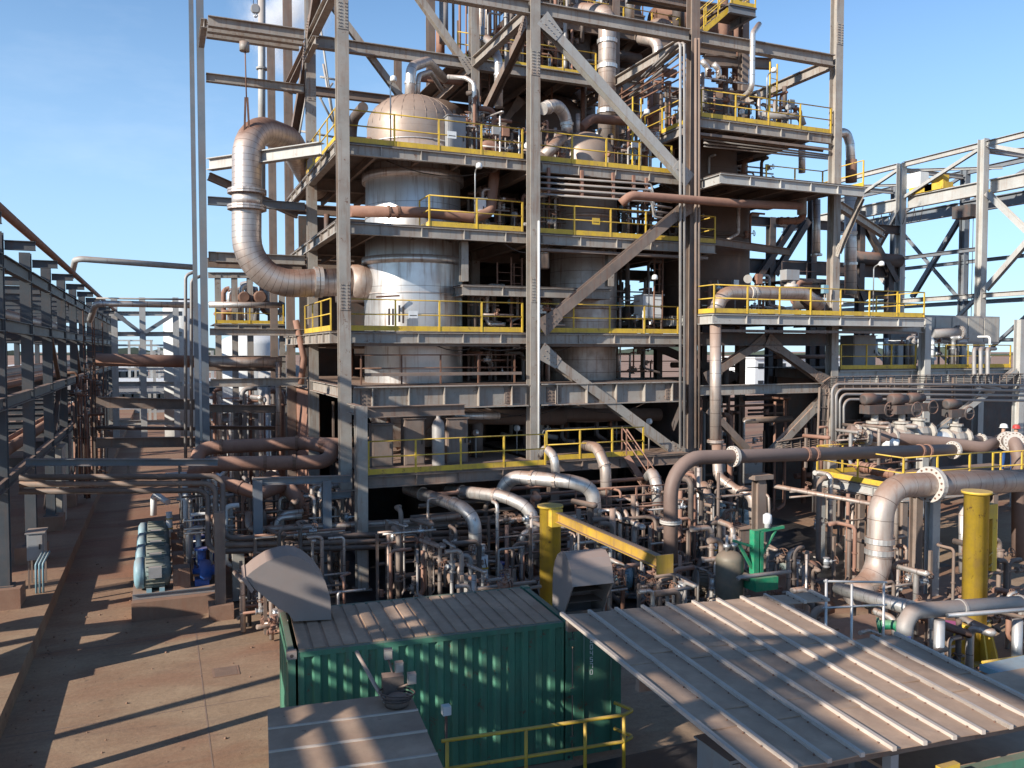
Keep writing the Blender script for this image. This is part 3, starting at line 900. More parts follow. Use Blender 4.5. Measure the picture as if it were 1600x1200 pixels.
# braces of the left side face and the upper storeys
ux, uy = V((1, 0, 0)), V((0, 1, 0))
def B(a, b, s=.26, m='steel', up=uy, kind='i'):
    o_ = beam(fr, a, b, s, s, m, kind, up, 'brace')
    d_ = (b - a).normalized(); w_ = d_.cross(up).normalized()
    for p_, e_ in ((a, 1), (b, -1)):
        n_ = up.normalized() * .014
        c_ = p_ + up.normalized() * (-(s / 2) - .016)
        poly = [c_ - w_ * s * .95 - d_ * e_ * .12, c_ + w_ * s * .95 - d_ * e_ * .12, c_ + w_ * s * .62 + d_ * e_ * s * 2.2, c_ - w_ * s * .62 + d_ * e_ * s * 2.2]
        mb_ = MB().prism(poly, n_)
        for i_ in range(5):
            for j_ in (-1, 1):
                q_ = c_ + w_ * (j_ * s * .3) + d_ * (e_ * s * (.2 + .4 * i_)) - up.normalized() * .012
                mb_.bar(q_, q_ + d_ * .035, .035, .03, up)
        mb_.build('gusset_plate', M[m], o_)
    return o_
B(V((XA, R1Y + .3, 23.4)), V((XA, R2Y - .2, 19.7)), .3, 'steel_brown', ux)
B(V((XA, R2Y + .2, 19.3)), V((XA, R3Y - .3, 16.2)), .3, 'steel_brown', ux)
B(V((XB, R1Y + .3, 19.2)), V((XB, R2Y - .2, 16.6)), .3, 'steel_brown', ux)
B(V((XB - .2, R2Y, 19.2)), V((XA + 3.0, R2Y, 23.4)), .28)
B(V((XA + .3, R2Y + .3, 21.8)), V((XA + 4.2, R2Y + .3, 17.2)), .24)
B(V((XB + .35, R1Y, 19.1)), V((XC - .3, R1Y, 14.1)), .34, 'pale')
B(V((XC - .25, R1Y - .05, 13.1)), V((XB + .3, R1Y - .05, 8.4)), .36, 'steel_brown')
B(V((XB + .3, R1Y, 7.5)), V((XC - .4, R1Y, 3.5)), .34, 'steel')
B(P(1198, 533, Y=27.05), P(1290, 598, Y=27.05), .32, 'steel_brown')
B(P(1190, 533, Y=27.1), P(1103, 590, Y=27.1), .3, 'steel_brown')
B(P(1284, 624, Y=27), P(1206, 706, Y=27), .3, 'steel')
B(P(1108, 640, Y=27.1), P(1180, 716, Y=27.1), .26, 'steel_brown')
F(V((XC + .3, R1Y, 6.0)), V((XD - .3, R1Y, 6.0)), .4, .26, 'steel')
F(V((XC + .3, R1Y, 8.0)), V((XD - .3, R1Y, 8.0)), .5, .3, 'steel_dark')
B(V((XD + .24, 25.75, 13.7)), V((XD + .05, R1Y - .22, 11.6)), .18, 'steel', ux)
# left bay beams from the outrigger column to the second row
for z, h, m in ((19.45, .4, 'steel'), (17.6, .3, 'steel'), (13.1, .3, 'steel_blue'), (8.25, .26, 'steel'), (6.35, .3, 'steel')):
    F(V((XL + .26, R2Y, z)), V((XA - .26, R2Y, z)), h, .24, m)
for k in range(3):
    F(V((XL + .26, R2Y - .5 - .62 * k, 19.05 - .02 * k)), V((XA - .5, R2Y - .5 - .62 * k, 19.05 - .02 * k)), .36, .24, 'steel')
F(V((XL + .1, R2Y - .3, 18.7)), V((XL + .1, R1Y + 3.6, 18.7)), .3, .2, 'steel')
F(V((XA - .2, R2Y - .3, 18.66)), V((XA - .2, R1Y + 3.6, 18.66)), .3, .2, 'steel')
F(V((XL + .3, R2Y - .6, 14.3)), V((XA - .42, R1Y + 1.4, 14.3)), .42, .3, 'pale')
F(V((XL + .3, R2Y, 14.0)), V((XA - .4, R2Y + .8, 12.9)), .28, .22, 'steel_brown')
F(V((XL + .26, R2Y + .1, 11.05)), V((XA - .26, R2Y + .1, 11.05)), .36, .26, 'steel')
F(V((XL + .26, R2Y + .9, 10.9)), V((XA - .26, R2Y + .9, 10.9)), .36, .26, 'steel_brown')
# left side face beams between rows at each deck
for z in (14.1, 11.6, 8.0, 6.2):
    F(V((XA - .05, R1Y + .26, z)), V((XA - .05, R2Y - .26, z)), .4, .26)
    F(V((XA - .05, R2Y + .26, z)), V((XA - .05, R3Y - .26, z)), .36, .24, 'steel_brown')
    for x in (XB, XC):
        F(V((x, R1Y + .26, z - .1)), V((x, R2Y - .26, z - .1)), .4, .26, 'steel_brown')
        F(V((x, R2Y + .26, z - .1)), V((x, R3Y - .26, z - .1)), .4, .26, 'steel_brown')
    for x0, x1 in ((XA, XB), (XB, XC)):
        for y in (R2Y, R3Y):
            F(V((x0 + g, y, z - .1)), V((x1 - g, y, z - .1)), .45, .25, 'steel_brown')
# deep plate girder
gd = thing('plate_girder', 'deep grey stiffened plate girder spanning the front of the tower', 'girder', (XA, R1Y, 5.6))
for x0, x1 in ((XA + .26, XB - .26), (XB + .26, XC - .3)):
    MB().ibeam(V((x0, R1Y, 5.98)), V((x1, R1Y, 5.98)), .78, .42, .04, .025).build('girder_beam', M['steel'], gd)
    n = 5
    for k in range(n):
        inst(stiff_mesh(.69, .38, M['steel']), 'stiffener', gd, (x0 + (x1 - x0) * (k + .5) / n, R1Y, 5.98))
    for xs in (x0 + .55, x1 - .55):
        mb = MB().box(xs - .3, xs + .3, R1Y - .05, R1Y - .013, 5.7, 6.26)
        for i in range(4):
            for j in range(4):
                mb.box(xs - .23 + i * .15 - .02, xs - .23 + i * .15 + .02, R1Y - .08, R1Y - .051, 5.78 + j * .13, 5.82 + j * .13)
        mb.build('splice_plate', M['steel_brown'], gd)
# short front portal in front of the left column
pf = thing('front_portal', 'grey steel portal post and beam at the front corner of the lower deck', 'steel frame', (5.6, 25.2, 0))
column(pf, 5.62, 25.2, .2, 5.85, .34, 'steel')
beam(pf, V((5.8, 25.2, 5.66)), V((9.0, 25.25, 5.66)), .34, .22, 'steel_brown')
beam(pf, V((5.62, 25.4, 5.7)), V((5.62, 26.7, 5.7)), .3, .22, 'steel')
beam(pf, V((5.8, 25.2, 2.0)), V((12.0, 25.25, 2.0)), .26, .2, 'steel_brown')
for x in (12.2, 18.0):
    column(pf, x, 25.3, .2, 3.3, .32, 'steel_brown')

# ------------------------------------------------------------------ platforms of the tower
YF = 27.3
platform('top vessel deck with yellow guardrail round the domed vessel', 5.3, 18.75, YF, 38.5, 14.35, 'fl',
         [[(5.34, 33.0), (5.34, YF + .05), (5.34, YF + .05)], [(5.75, YF + .05), (11.95, YF + .05)], [(12.5, YF + .05), (18.2, YF + .05)]])
platform('middle deck with yellow guardrail across the front of the tower', 5.3, 20.3, YF, 38.5, 11.78, 'flr',
         [[(8.5, YF + .05), (11.95, YF + .05)], [(12.5, YF + .05), (18.6, YF + .05)], [(19.1, YF + .05), (20.25, YF + .05), (20.25, 28.9)], [(8.5, YF + .05), (8.5, YF + 1.2)]])
platform('vessel mid-height deck with yellow guardrail above the plate girder', 5.1, 18.8, YF, 38.5, 8.2, 'fl',
         [[(5.14, 32.6), (5.14, YF + .05)], [(5.75, YF + .05), (11.95, YF + .05)], [(12.5, YF + .05), (18.55, YF + .05)]])
platform('dark girder-level floor under the silver vessel', 5.4, 18.7, YF + .3, 38.5, 6.38, 'b', [], bh=.3)
platform('lower front deck with yellow guardrail and grey switch boxes', 5.85, 12.0, 25.35, 33, 3.68, 'f', [[(5.9, 25.4), (11.95, 25.4)]], mat=M['steel_brown'])
platform('lower deck right of the centre column with worn yellow rail', 12.4, 18.4, 26.3, 33, 3.68, 'f', [[(12.45, 26.35), (16.4, 26.35)]], mat=M['steel_brown'])
platform('small hanging service platform under the middle deck', 9.9, 15.9, 27.9, 29.6, 9.9, 'flr', [], bh=.34, joist=2.5)
for x in (9.95, 15.85):
    F(V((x, 27.95, 10.0)), V((x, 27.95, 11.4)), .26, .26, 'steel', 'i', uy, 'hanger')
for x in (10.2, 15.6):
    pass
# right-hand wing
XR = 18.95
platform('upper right deck with yellow guardrail beside the tall right column', 19.3, 25.85, 27.0, 33.0, 16.55, 'fl',
         [[(19.35, 32.5), (19.35, 27.05), (25.8, 27.05)]])
platform('pale-edged cantilever deck below the upper right deck', 19.2, 26.3, 25.6, 31.5, 14.15, 'fl',
         [[(23.2, 27.9), (26.2, 27.9), (26.2, 25.65)]], mat=M['pale'], joist=2.2)
platform('long right-hand deck with yellow guardrail and curved clad pipe', 18.95, 29.75, 25.6, 32.0, 8.95, 'flr',
         [[(18.99, 27.0), (18.99, 25.65), (29.7, 25.65), (29.7, 28.2)]], mat=M['pale'])
F(V((XC + .3, R1Y + .3, 11.9)), V((XD - .3, R1Y + 2.3, 11.9)), .3, .2, 'steel_brown')
F(V((XD + .3, R1Y, 13.6)), V((XD + 7, R1Y + 4, 13.3)), .35, .24, 'steel')
for z in (12.6, 11.0, 6.1):
    F(V((XC + .3, R2Y, z)), V((XD - .3, R2Y, z)), .42, .26, 'steel_dark')
for a, b in (((XC + .4, 12.4), (XD - .4, 9.2)), ((XD - .4, 12.4), (XC + .4, 9.2)), ((XC + .4, 8.4), (XD - .4, 6.2)), ((XD - .4, 5.8), (XC + .4, 3))):
    B(V((a[0], R2Y, a[1])), V((b[0], R2Y, b[1])), .34, 'steel_dark')
for x in (21.3, 23.8):
    column(fr, x, R2Y, .2, 12.8, .3, 'steel_dark')
# right building continuing along the front line
rb = thing('right_frame', 'pale steel frame of the valve house on the right', 'steel frame', (31, 26.7, 0))
for x, m in ((31.0, 'pale'), (37.1, 'pale')):
    column(rb, x, 26.7, .2, 9.0 if x < 35 else 9.0, .36, m)
for x in (28.3, 31.0, 34, 37.1):
    column(rb, x, 33.0, .2, 8.9, .34, 'steel_dark')
beam(rb, V((26.3, 26.75, 8.55)), V((30.8, 26.75, 8.55)), .42, .3, 'pale')
beam(rb, V((31.2, 26.75, 3.6)), V((36.9, 26.75, 6.6)), .26, .26, 'pale', 'i', uy, 'brace')
beam(rb, V((31.2, 32.9, 5.9)), V((36.9, 32.9, 5.9)), .5, .3, 'steel_dark')
platform('right-hand girder walkway with yellow guardrail', 26.4, 37.0, 26.95, 33.0, 6.75, 'f', [[(26.5, 27.0), (30.8, 27.0)], [(31.25, 27.0), (36.9, 27.0)]], bh=.62, bw=.26, mat=M['pale'], stiff=2.4)
o = MB().box(19, 27.5, 36.3, 36.45, 0, 5.2); tag(o.build('shade_backdrop', M['steel_dark']), 'dark backdrop sheet added for shade behind the right-hand bay', 'wall')  # dark sheet put in to give the bay below the deck its shade
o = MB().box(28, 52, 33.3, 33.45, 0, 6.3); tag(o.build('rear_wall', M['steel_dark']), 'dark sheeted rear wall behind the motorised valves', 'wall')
bx = thing('panel_wall', 'low grey panelled housing beside the right gantry', 'housing', (36, 30, 8.2))
MB().box(34.2, 40, 29.9, 31.5, 7.9, 9.3).build('body', M['pipe_grey'], bx)
for k in range(5): MB().box(34.25 + k * 1.15, 35.3 + k * 1.15, 29.86, 29.898, 8.0, 9.2).build('panel', M['cabinet'], bx)

# ------------------------------------------------------------------ vessels
c1 = V((8.85, 30.5, 5.2))
vessel('large silver clad domed vessel between the first two front columns', c1,
       [(1.2, -1.2), (1.78, 0), (1.84, .3), (1.84, 5.6), (1.84, 5.62), (1.80, 5.8), (1.76, 9.2), (1.72, 9.3), (1.70, 9.9)], 'clad_vessel',
       [(5.5, 1.93, .28), (8.55, 1.9, .3), (2.9, 1.86, .06), (4.4, 1.86, .05), (7.2, 1.8, .05), (9.9, 1.72, .05)], [(9.75, 205, .25, .14), (10.0, 330, .2, .1)])
vs1 = [o for o in bpy.data.objects if o.name.startswith('process_vessel')][0]
MB().rev(c1 + ZUP * 9.9, ZUP, [(1.70, 0), (1.705, .02), (1.70, .7)] + dome(1.70, .7, 1.25), 48).build('head', M['dome'], vs1)
for k in range(24):
    a_ = 2 * math.pi * k / 24; d_ = V((math.cos(a_), math.sin(a_), 0))
    MB().tube([c1 + ZUP * (10.6 + 1.26 * math.sin(t_)) + d_ * (1.712 * math.cos(t_)) for t_ in (0, .3, .6, .9, 1.2, 1.45)], .007, 4, .01).build('cladding_seam', M['dome'], vs1)
vessel('smaller dusty domed vessel in the second bay', V((15.9, 30.2, 5.2)),
       [(1.2, -.5), (1.35, 0), (1.35, 8.6), (1.22, 8.8), (1.22, 9.2)], 'clad_red', [(4.0, 1.4, .1), (7.6, 1.4, .12)], [(9.0, 215, .2, .1)])
vs2 = [o for o in bpy.data.objects if o.name.startswith('process_vessel') and o.get('label', '').startswith('smaller')][0]
MB().rev(V((15.9, 30.2, 14.4)), ZUP, [(1.22, 0), (1.23, .02), (1.22, 1.0)] + dome(1.22, 1.0, .95), 40).build('head', M['dome'], vs2)
vessel('tall dark rust-brown vessel on the right of the tower', V((22.4, 31.0, 6.8)),
       [(1.6, 1.9), (1.95, 2.3), (1.95, 7.6), (1.4, 8.4), (1.2, 12)], 'vessel_brown', [(3.5, 2.0, .12), (5.6, 2.0, .12)])
vessel('dark brown vessel deep in the middle of the tower', V((11.5, 37.0, 3.0)), [(1.8, 0), (1.8, 15)] + dome(1.8, 15, 1), 'vessel_brown', [(4, 1.85, .1), (9, 1.85, .1)])
vessel('dark brown vessel deep behind the second bay', V((17.4, 37.5, 2.0)), [(2.0, 0), (2.0, 17)] + dome(2.0, 17, 1), 'vessel_brown', [(5, 2.05, .1), (11, 2.05, .1)])
vessel('rusty column rising behind the tower top', V((20.5, 41.0, 6)), [(1.6, 0), (1.6, 22)] + dome(1.6, 22, 1), 'vessel_brown', [(6, 1.65, .1), (14, 1.65, .1), (19, 1.65, .1)])
vessel('dark tank under the girder floor', V((10.5, 31.5, .3)), [(1.7, 0), (1.7, 3.0)] + dome(1.7, 3.0, .3), 'vessel_brown')
# vessel dome nozzle pipework
pipe('silver gooseneck pipe leaving the top of the domed vessel', 'clad', .19, [(640, 155, 30.2), (642, 105, 30.2), (668, 96, 31.5), (700, 130, 34.0)], bend=.55, bands=[(0, .5)])
pipe('small silver gooseneck beside the larger one on the vessel dome', 'clad', .10, [(652, 155, 30.4), (654, 118, 30.4), (672, 112, 31.4), (690, 140, 33)], bend=.35)
# added dark sheets: partitions block the sun, rear ones stand in for shade
o = MB().box(19.25, 19.33, 28.0, 36.2, .2, 5.6); tag(o.build('bay_sun_blocker', M['steel_dark']), 'dark sun-blocking sheet added at the left side of the right-hand bay', 'wall')
o = MB().box(6.35, 6.43, 28.6, 33.4, .2, 3.2); tag(o.build('lower_sun_blocker', M['steel_dark']), 'dark sun-blocking sheet added under the lower deck, left end', 'wall')
o = MB().box(6, 20, 39.6, 39.75, 0, 13.8); tag(o.build('rear_shade_sheet', M['steel_dark']), 'dark shade sheet added deep inside the tower', 'wall')
o = MB().box(6.2, 18.5, 33.5, 33.6, .2, 3.3); tag(o.build('lower_shade_sheet', M['steel_dark']), 'dark shade sheet added under the lower deck', 'wall')
# ------------------------------------------------------------------ large pipes on the tower
big = thing('elbow_duct', 'huge dusty aluminium-clad pipe bending round the left of the tower', 'pipe', P(385, 470, Y=30.3))
q = [pt(a) for a in ((500, 262, 36.5), (455, 205, 33.6), (385, 205, 30.5), (385, 445, 30.5), (560, 440, 30.5))]
q[0] = V((6.2, 36.0, 14.4)); q[1] = V((4.6, 33.2, 15.9)); q[2] = P(386, 195, Y=30.6)
q[1] = V((4.55, 32.3, q[2].z + .05))
MB().tube(q, .50, 28, 1.55).build('pipe_wall', M['clad_duct'], big)
for y_ in (300, 325):
    p_ = P(386, y_, Y=30.5)
    flange_mb(p_, ZUP, .44, bolts=24, th=.07).build('flange', M['clad_duct'], big)
MB().rev(P(386, 313, Y=30.5) - ZUP * .2, ZUP, [(.51, 0), (.51, .4)], 24).build('expansion_joint', M['clad'], big)
for px_ in (493, 500):
    p_ = P(px_, 441, Y=30.5)
    MB().rev(p_ - V((.06, 0, 0)), (1, 0, 0), [(.5, 0), (.56, 0), (.56, .13), (.5, .13)], 24, False).build('clamp_band', M['clad'], big)
MB().rev(P(548, 440, Y=30.5), (1, 0, 0), [(.5, 0), (.62, .05), (.66, .8)], 24).build('reducer', M['clad_red'], big)
hk = thing('spring_hanger', 'long spring hanger rod holding the huge clad pipe', 'hanger', P(386, 205, Y=30.4))
MB().cyl(P(382, 80, Y=30.4), P(382, 66, Y=30.4), .17, 14).build('spring_can', M['steel'], hk)
MB().cyl(P(383, 80, Y=30.4), P(385, 152, Y=30.4), .025, 6).build('rod', M['steel_rust'], hk)
for k in (-1, 1): MB().bar(P(385 + k * 1.5, 152, Y=30.4), P(386 + k * 4, 214, Y=30.4), .03, .07).build('clevis_strap', M['steel_rust'], hk)

pipe('brown pipe lying on the middle deck in front of the silver vessel', 'pipe_rust', .19, [(548, 330, 28.2), (665, 332, 28.2), (740, 340, 28.0), (766, 332, 28.2), (772, 280, 28.6), (773, 262, 28.8)], bands=[(0, .5), (0, .62)], bend=.5, bmat='steel_rust')
pipe('brown riser passing through the top deck behind the vessel', 'vessel_brown', .28, [(770, 330, 30.5), (770, 262, 30.5)])
# tall stack pipe and big elbow top centre
pipe('tall banded clad pipe rising behind the second vessel', 'clad_red', .40, [(948, 240, 33), (949, 22, 33), (905, 18, 35), (895, 40, 37)], bands=[(0, .62), (0, .8), (0, .3)], bend=.75, bmat='clad')
pipe('great dark bent duct behind the tall clad pipe', 'pipe_dark', .75, [(900, 130, 36), (895, 35, 36), (985, 30, 37.5)], bend=1.7)
pipe('clad pipe right of the tall banded pipe', 'clad_red', .24, [(1028, 200, 32), (1028, 65, 32), (1000, 60, 33)], bands=[(0, .4), (0, .55)], bend=.6, bmat='clad')
pipe('slim brown riser beside the right clad pipe', 'pipe_rust', .13, [(1016, 200, 31.8), (1016, 130, 31.8)])
pipe('silver riser with yellow marker left of the centre column', 'clad', .17, [(779, 168, 31), (779, 95, 31), (770, 70, 31.8), (760, 60, 33)], bands=[(0, .7)], bend=.5)
pipe('thin silver riser beside the centre column', 'clad', .09, [(741, 200, 29.5), (741, 130, 29.5), (728, 122, 29.8), (700, 120, 30.4)], bands=[(0, .55)])
pipe('brown horizontal pipe crossing behind the vessel dome', 'pipe_rust', .15, [(655, 122, 33.5), (722, 128, 33.5)])
pipe('silver gooseneck over the smaller domed vessel', 'clad', .24, [(886, 210, 30), (885, 158, 30), (848, 170, 29.3)], bands=[(0, .3), (1, .8)], bend=.7)
pipe('little upright nozzle pipe on the smaller dome', 'clad_red', .09, [(903, 208, 30), (903, 178, 30)])
pipe('rust-brown pipe sloping from the small dome to the right wing', 'pipe_rust', .19, [(908, 200, 30.2), (925, 185, 30.4), (985, 190, 31), (1080, 148, 33)], bend=.6)
pipe('short fat brown pipe stub on the top deck', 'pipe_rust', .22, [(752, 230, 28.6), (770, 226, 28.6), (778, 240, 28.6)], bend=.4)
pipe('dusty curved pipe at the left of the smaller dome', 'clad_red', .22, [(848, 245, 28.4), (862, 232, 28.4), (878, 214, 28.8)], bend=.4)
pipe('long red-brown pipe hanging under the top deck towards the right', 'pipe_rust', .16, [(970, 318, 26.5), (985, 305, 26.3), (1155, 318, 26.3), (1250, 322, 27.2)], bend=.4)
pipe('lower red-brown pipe crossing under the pale cantilever deck', 'pipe_rust', .15, [(1150, 318, 27.6), (1255, 320, 28.2), (1255, 345, 28.4), (1215, 345, 28.6)], bend=.3, bands=[(2, .3), (2, .6), (2, .85)])
# small pipes under the top deck
for k in range(4):
    y0 = 272 + 9 * k
    pipe('slim conduit %s of the four hung under the top deck' % ('uppermost', 'second from top', 'third from top', 'lowest')[k], 'pipe_grey', .045,
         [(842, y0 + 4, 27.2), (1018, y0 + 16, 27.2), (1022, y0 + 40, 27.2), (1050, y0 + 44, 27.2)], bend=.15)
for k, px_ in enumerate((857, 909, 958, 990, 1010)):
    tag(MB().bar(P(px_, 262 + k * 4, Y=27.25), P(px_, 302 + k * 4, Y=27.25), .1, .1).build('pipe_hanger', M['pipe_rust']), 'rusty hanger post holding the conduits under the top deck', 'hanger', 'hangers under the top deck')
pipe('thin white downpipe on the centre column', 'offwhite', .045, [(842, 345, 26.6), (842, 700, 26.6)])
pipe('striped blue-white riser behind the centre column', 'clad', .2, [(850, 420, 28.5), (850, 370, 28.5)])
# vertical bundle on column C
for k, px_ in enumerate((1063, 1069, 1087, 1092)):
    pipe('conduit riser number %s on the brown front column' % ('one', 'two', 'three', 'four')[k] if False else ('outer left conduit strapped to the brown front column', 'inner left conduit strapped to the brown front column', 'inner right conduit strapped to the brown front column', 'outer right conduit strapped to the brown front column')[k],
         'pipe_grey' if k < 2 else 'steel_brown', .055, [(px_ - 60, 120, 29.5), (px_ - 8, 70, 27.0), (px_, 66, 26.65), (px_, 700, 26.65)] if k < 2 else [(px_, 60, 26.65), (px_, 700, 26.65)], bend=.3)
# rails and conduits along the inner side at high level
hr = thing('brown_railing', 'rusty brown railing and conduit bridge climbing behind the big pale brace', 'railing', P(965, 165, Y=32.8))
for k in range(4):
    MB().bar(P(968, 148 + k * 8, Y=32.6), P(1072, 82 + k * 12, Y=28.0), .05, .05).build('rail', M['steel_rust'], hr)
for k in range(4):
    a = P(972 + k * 32, 142 - k * 20, Y=32.5 - 1.4 * k)
    MB().bar(a - ZUP * 1.1, a + ZUP * .2, .07, .07).build('post', M['steel_rust'], hr)
for k in range(3):
    pipe(('upper', 'middle', 'lower')[k] + ' conduit bending down behind the brown front column', 'pipe_grey', .06, [(985, 150 - 12 * k, 32.5), (1060, 88 - 8 * k, 28.2), (1075, 70 - 4 * k, 27.8)], bend=.4)

# upper storeys seen behind the frame
platform('upper rear deck with orange toe board behind the centre column', 11.5, 18.2, 33.2, 39, 19.75, 'f', [[(11.6, 33.25), (18.1, 33.25)]], mat=M['steel_blue'])
platform('top rear deck of the tower crown', 15.5, 23.5, 34.5, 42, 22.6, 'fr', [[(15.6, 34.55), (23.4, 34.55), (23.4, 40)]], mat=M['steel_brown'])
stair('yellow-railed stair at the top right of the tower', P(1100, 48, Y=31.5), P(1165, -8, Y=31.5), .9, 'yellow', V((0, 1, 0)))
platform('small dark landing at the top of the yellow stair', 23.8, 25.3, 31.2, 33.2, P(1180, 12, Y=31.2).z, 'fr', [[(23.9, 31.25), (25.25, 31.25), (25.25, 33)]], mat=M['steel_blue'])
for k, (a, b, m) in enumerate((((1000, 60), (1150, 85), 'steel_brown'), ((1100, 95), (1205, 100), 'steel_brown'), ((980, -5), (1150, 20), 'steel_dark'))):
    F(P(a[0], a[1], Y=33.5), P(b[0], b[1], Y=33.5), .5, .3, m)
for k, (px_, y0, y1, r, m, lab) in enumerate((
    (984, 0, 30, .22, 'clad', 'banded clad pipe at the top edge right of the tall pipe'),
    (830, 0, 95, .1, 'pipe_rust', 'rusty riser in the tower crown left of centre'),
    (868, 0, 100, .09, 'pipe_rust', 'slim rusty riser in the tower crown'),
    (886, 0, 105, .07, 'pipe_grey', 'thin grey riser in the tower crown'),
    (800, 10, 98, .12, 'pipe_dark', 'dark riser at the left of the tower crown'),
    (812, 20, 98, .08, 'pipe_grey', 'grey riser at the left of the tower crown'),
    (1060, 0, 60, .3, 'pipe_dark', 'dark duct riser behind the brown front column'),
    (1130, 30, 150, .25, 'steel_rust', 'rusty duct riser behind the upper right deck'),
    (1150, 60, 150, .2, 'steel_rust', 'second rusty riser behind the upper right deck'))):
    pipe(lab, m, r, [(px_, y1, 35), (px_, y0 - 40, 35)])
for k in range(9):
    x = 12.0 + k * .55
    pipe('thin vertical pipe among the cluster above the upper rear deck', random.choice(('pipe_grey', 'pipe_rust', 'pipe_dark')), random.choice((.04, .06, .09)),
         [V((x, 35 + (k % 3) * .7, 19.8)), V((x, 35 + (k % 3) * .7, 24.5))], group='pipe cluster above the upper rear deck')
pipe('horizontal duct at the top of the tower crown', 'steel_rust', .55, [(1020, 30, 37), (1140, 45, 37)])
pipe('silver bowed pipe cap at the top right of the crown', 'clad_red', .35, [(1010, 60, 34.5), (1030, 28, 34.5), (1052, 60, 34.5)], bend=.6)
rl = thing('relief_valve', 'slim upright relief valve with pointed cap left of centre', 'valve', P(754, 78, Y=33.4))
MB().rev(P(754, 78, Y=33.4), ZUP, [(.12, 0), (.12, .3), (.2, .32), (.2, .4), (.1, .42), (.09, .95), (.03, 1.0), (.02, 1.35)], 12).build('body', M['galv'], rl)
# left upper pipes / derrick
pipe('tall grey vent mast behind the left beams', 'pale', .19, [(409, 310, 46), (409, -60, 46)], flanges=[(0, .55)], fmat='pale')
cb = thing('crane_hook', 'crane hook block hanging on wires at the top left', 'hook', P(399, 22, Y=34))
MB().rev(P(399, 14, Y=34) - V((0, .09, 0)), (0, 1, 0), [(.16, 0), (.18, .03), (.18, .15), (.16, .18)], 14).build('sheave_block', M['cabinet_grey'], cb)
MB().tube([P(399, 17, Y=34), P(400, 22, Y=34), P(402, 25, Y=34), P(399, 27, Y=34), P(397, 24, Y=34)], .04, 6, .04).build('hook', M['galv'], cb)
for k in (-3, 3): MB().cyl(P(399 + k, 12, Y=34), P(399 + k, -60, Y=34), .012, 5).build('wire', M['black'], cb)
dr = thing('lattice_mast', 'slim lattice mast behind the second row columns', 'mast', P(510, 250, Y=50))
for a, b in (((468, 210), (478, 150)), ((478, 150), (490, 90)), ((505, 100), (525, 215)), ((498, 20), (524, 210)), ((470, 205), (527, 215)), ((500, 120), (527, 125)), ((525, 120), (525, 220)), ((480, 115), (520, 190)), ((470, 110), (500, 0)), ((520, 130), (500, 155))):
    MB().tube([P(a[0], a[1], Y=52), P(b[0], b[1], Y=52)], .07, 6).build('lattice_bar', M['pale'], dr)

# equipment on the decks
cabinet('grey control panel on the top deck beside the domed vessel', P(700, 200, Y=28.6).x, P(728, 200, Y=28.6).x, 28.6, 29.2, 14.36, 15.95, 'cabinet_grey')
cabinet('white instrument box on legs behind the lower brace', P(1005, 480, Y=28.4).x, P(1036, 480, Y=28.4).x, 28.4, 29.1, 8.85, 9.75, 'offwhite', 'instrument_box', legs=.62)
cabinet('pair-top white box on the middle deck', 10.55, 10.9, 28.2, 28.5, 12.3, 13.0, 'offwhite', 'instrument_box', legs=.5)
for k, (a, b, z, m, lab) in enumerate(((6.4, 7.1, 1.75, 'steel_brown', 'dusty switch cabinet nearest the front portal post'), (7.5, 8.2, 1.95, 'steel_brown', 'dusty switch cabinet on the lower front deck'), (9.0, 9.75, 1.9, 'steel_brown', 'large dusty switch cabinet right of the gas bottle'))):
    cabinet(lab, a, b, 27.0, 27.5, 3.69, 3.69 + z * .8, m)
gb = thing('gas_bottle', 'upright grey gas bottle on the lower front deck', 'bottle', (8.55, 26.6, 3.69))
MB().rev(V((8.55, 26.6, 3.69)), ZUP, [(.2, 0), (.21, .05), (.21, 1.35), (.17, 1.5), (.07, 1.6), (.06, 1.72), (.09, 1.73), (.09, 1.85)], 16).build('body', M['pipe_grey'], gb)
pipe('dark insulated pipe looping above the switch cabinets', 'vessel_brown', .3, [(648, 735, 27.6), (650, 655, 27.6), (700, 650, 28.2), (880, 652, 28.6)], bend=.8)
pipe('dark long pipe under the girder to the right', 'vessel_brown', .26, [(700, 648, 28.9), (1030, 648, 28.9)])
pipe('short bright sleeve of pipe under the girder', 'clad', .13, [(708, 650, 27.7), (780, 650, 27.7)])
pipe('dark fat pipe drop behind the cabinets', 'pipe_dark', .22, [(745, 720, 28.3), (746, 655, 28.3)])
ladder('rusty ladder between vessel and centre column', P(807, 513, Y=28.4), 2.6, .1)
ladder('short hooked ladder under the hanging platform', P(790, 445, Y=28.6), .8, .1, .7)
cable_tray('cable tray hung across the left side of the tower front', [V((6.2, 27.2, 6.75)), V((11.8, 27.2, 6.75))], .3, 'steel_brown', 4)
rail_low = thing('brown_handrail', 'low brown handrail above the plate girder', 'railing', (6, 27.5, 6.4))
for z in (6.95, 7.4): MB().tube([V((6.0, 27.7, z)), V((11.9, 27.7, z))], .025, 6).build('rail', M['steel_rust'], rail_low)
for k in range(5): MB().bar(V((6.2 + 1.4 * k, 27.7, 6.4)), V((6.2 + 1.4 * k, 27.7, 7.4)), .05, .05).build('post', M['steel_rust'], rail_low)
for k, (px_, py_) in enumerate(((608, 500), (614, 500), (624, 495), (630, 497))):
    tag(MB().bar(P(px_, py_ - 18, Y=28.55), P(px_, py_ + 8, Y=28.55), .06, .06).build('gauge_bracket', M['steel_dark']), 'small dark bracket on the bright flank of the silver vessel', 'bracket', 'brackets on the silver vessel')
tag(MB().bar(P(588, 464, Y=28.62), P(624, 462, Y=28.62), .08, .06).build('bracket_bar', M['steel_rust']), 'rusty horizontal bar over the brackets of the silver vessel', 'bracket')
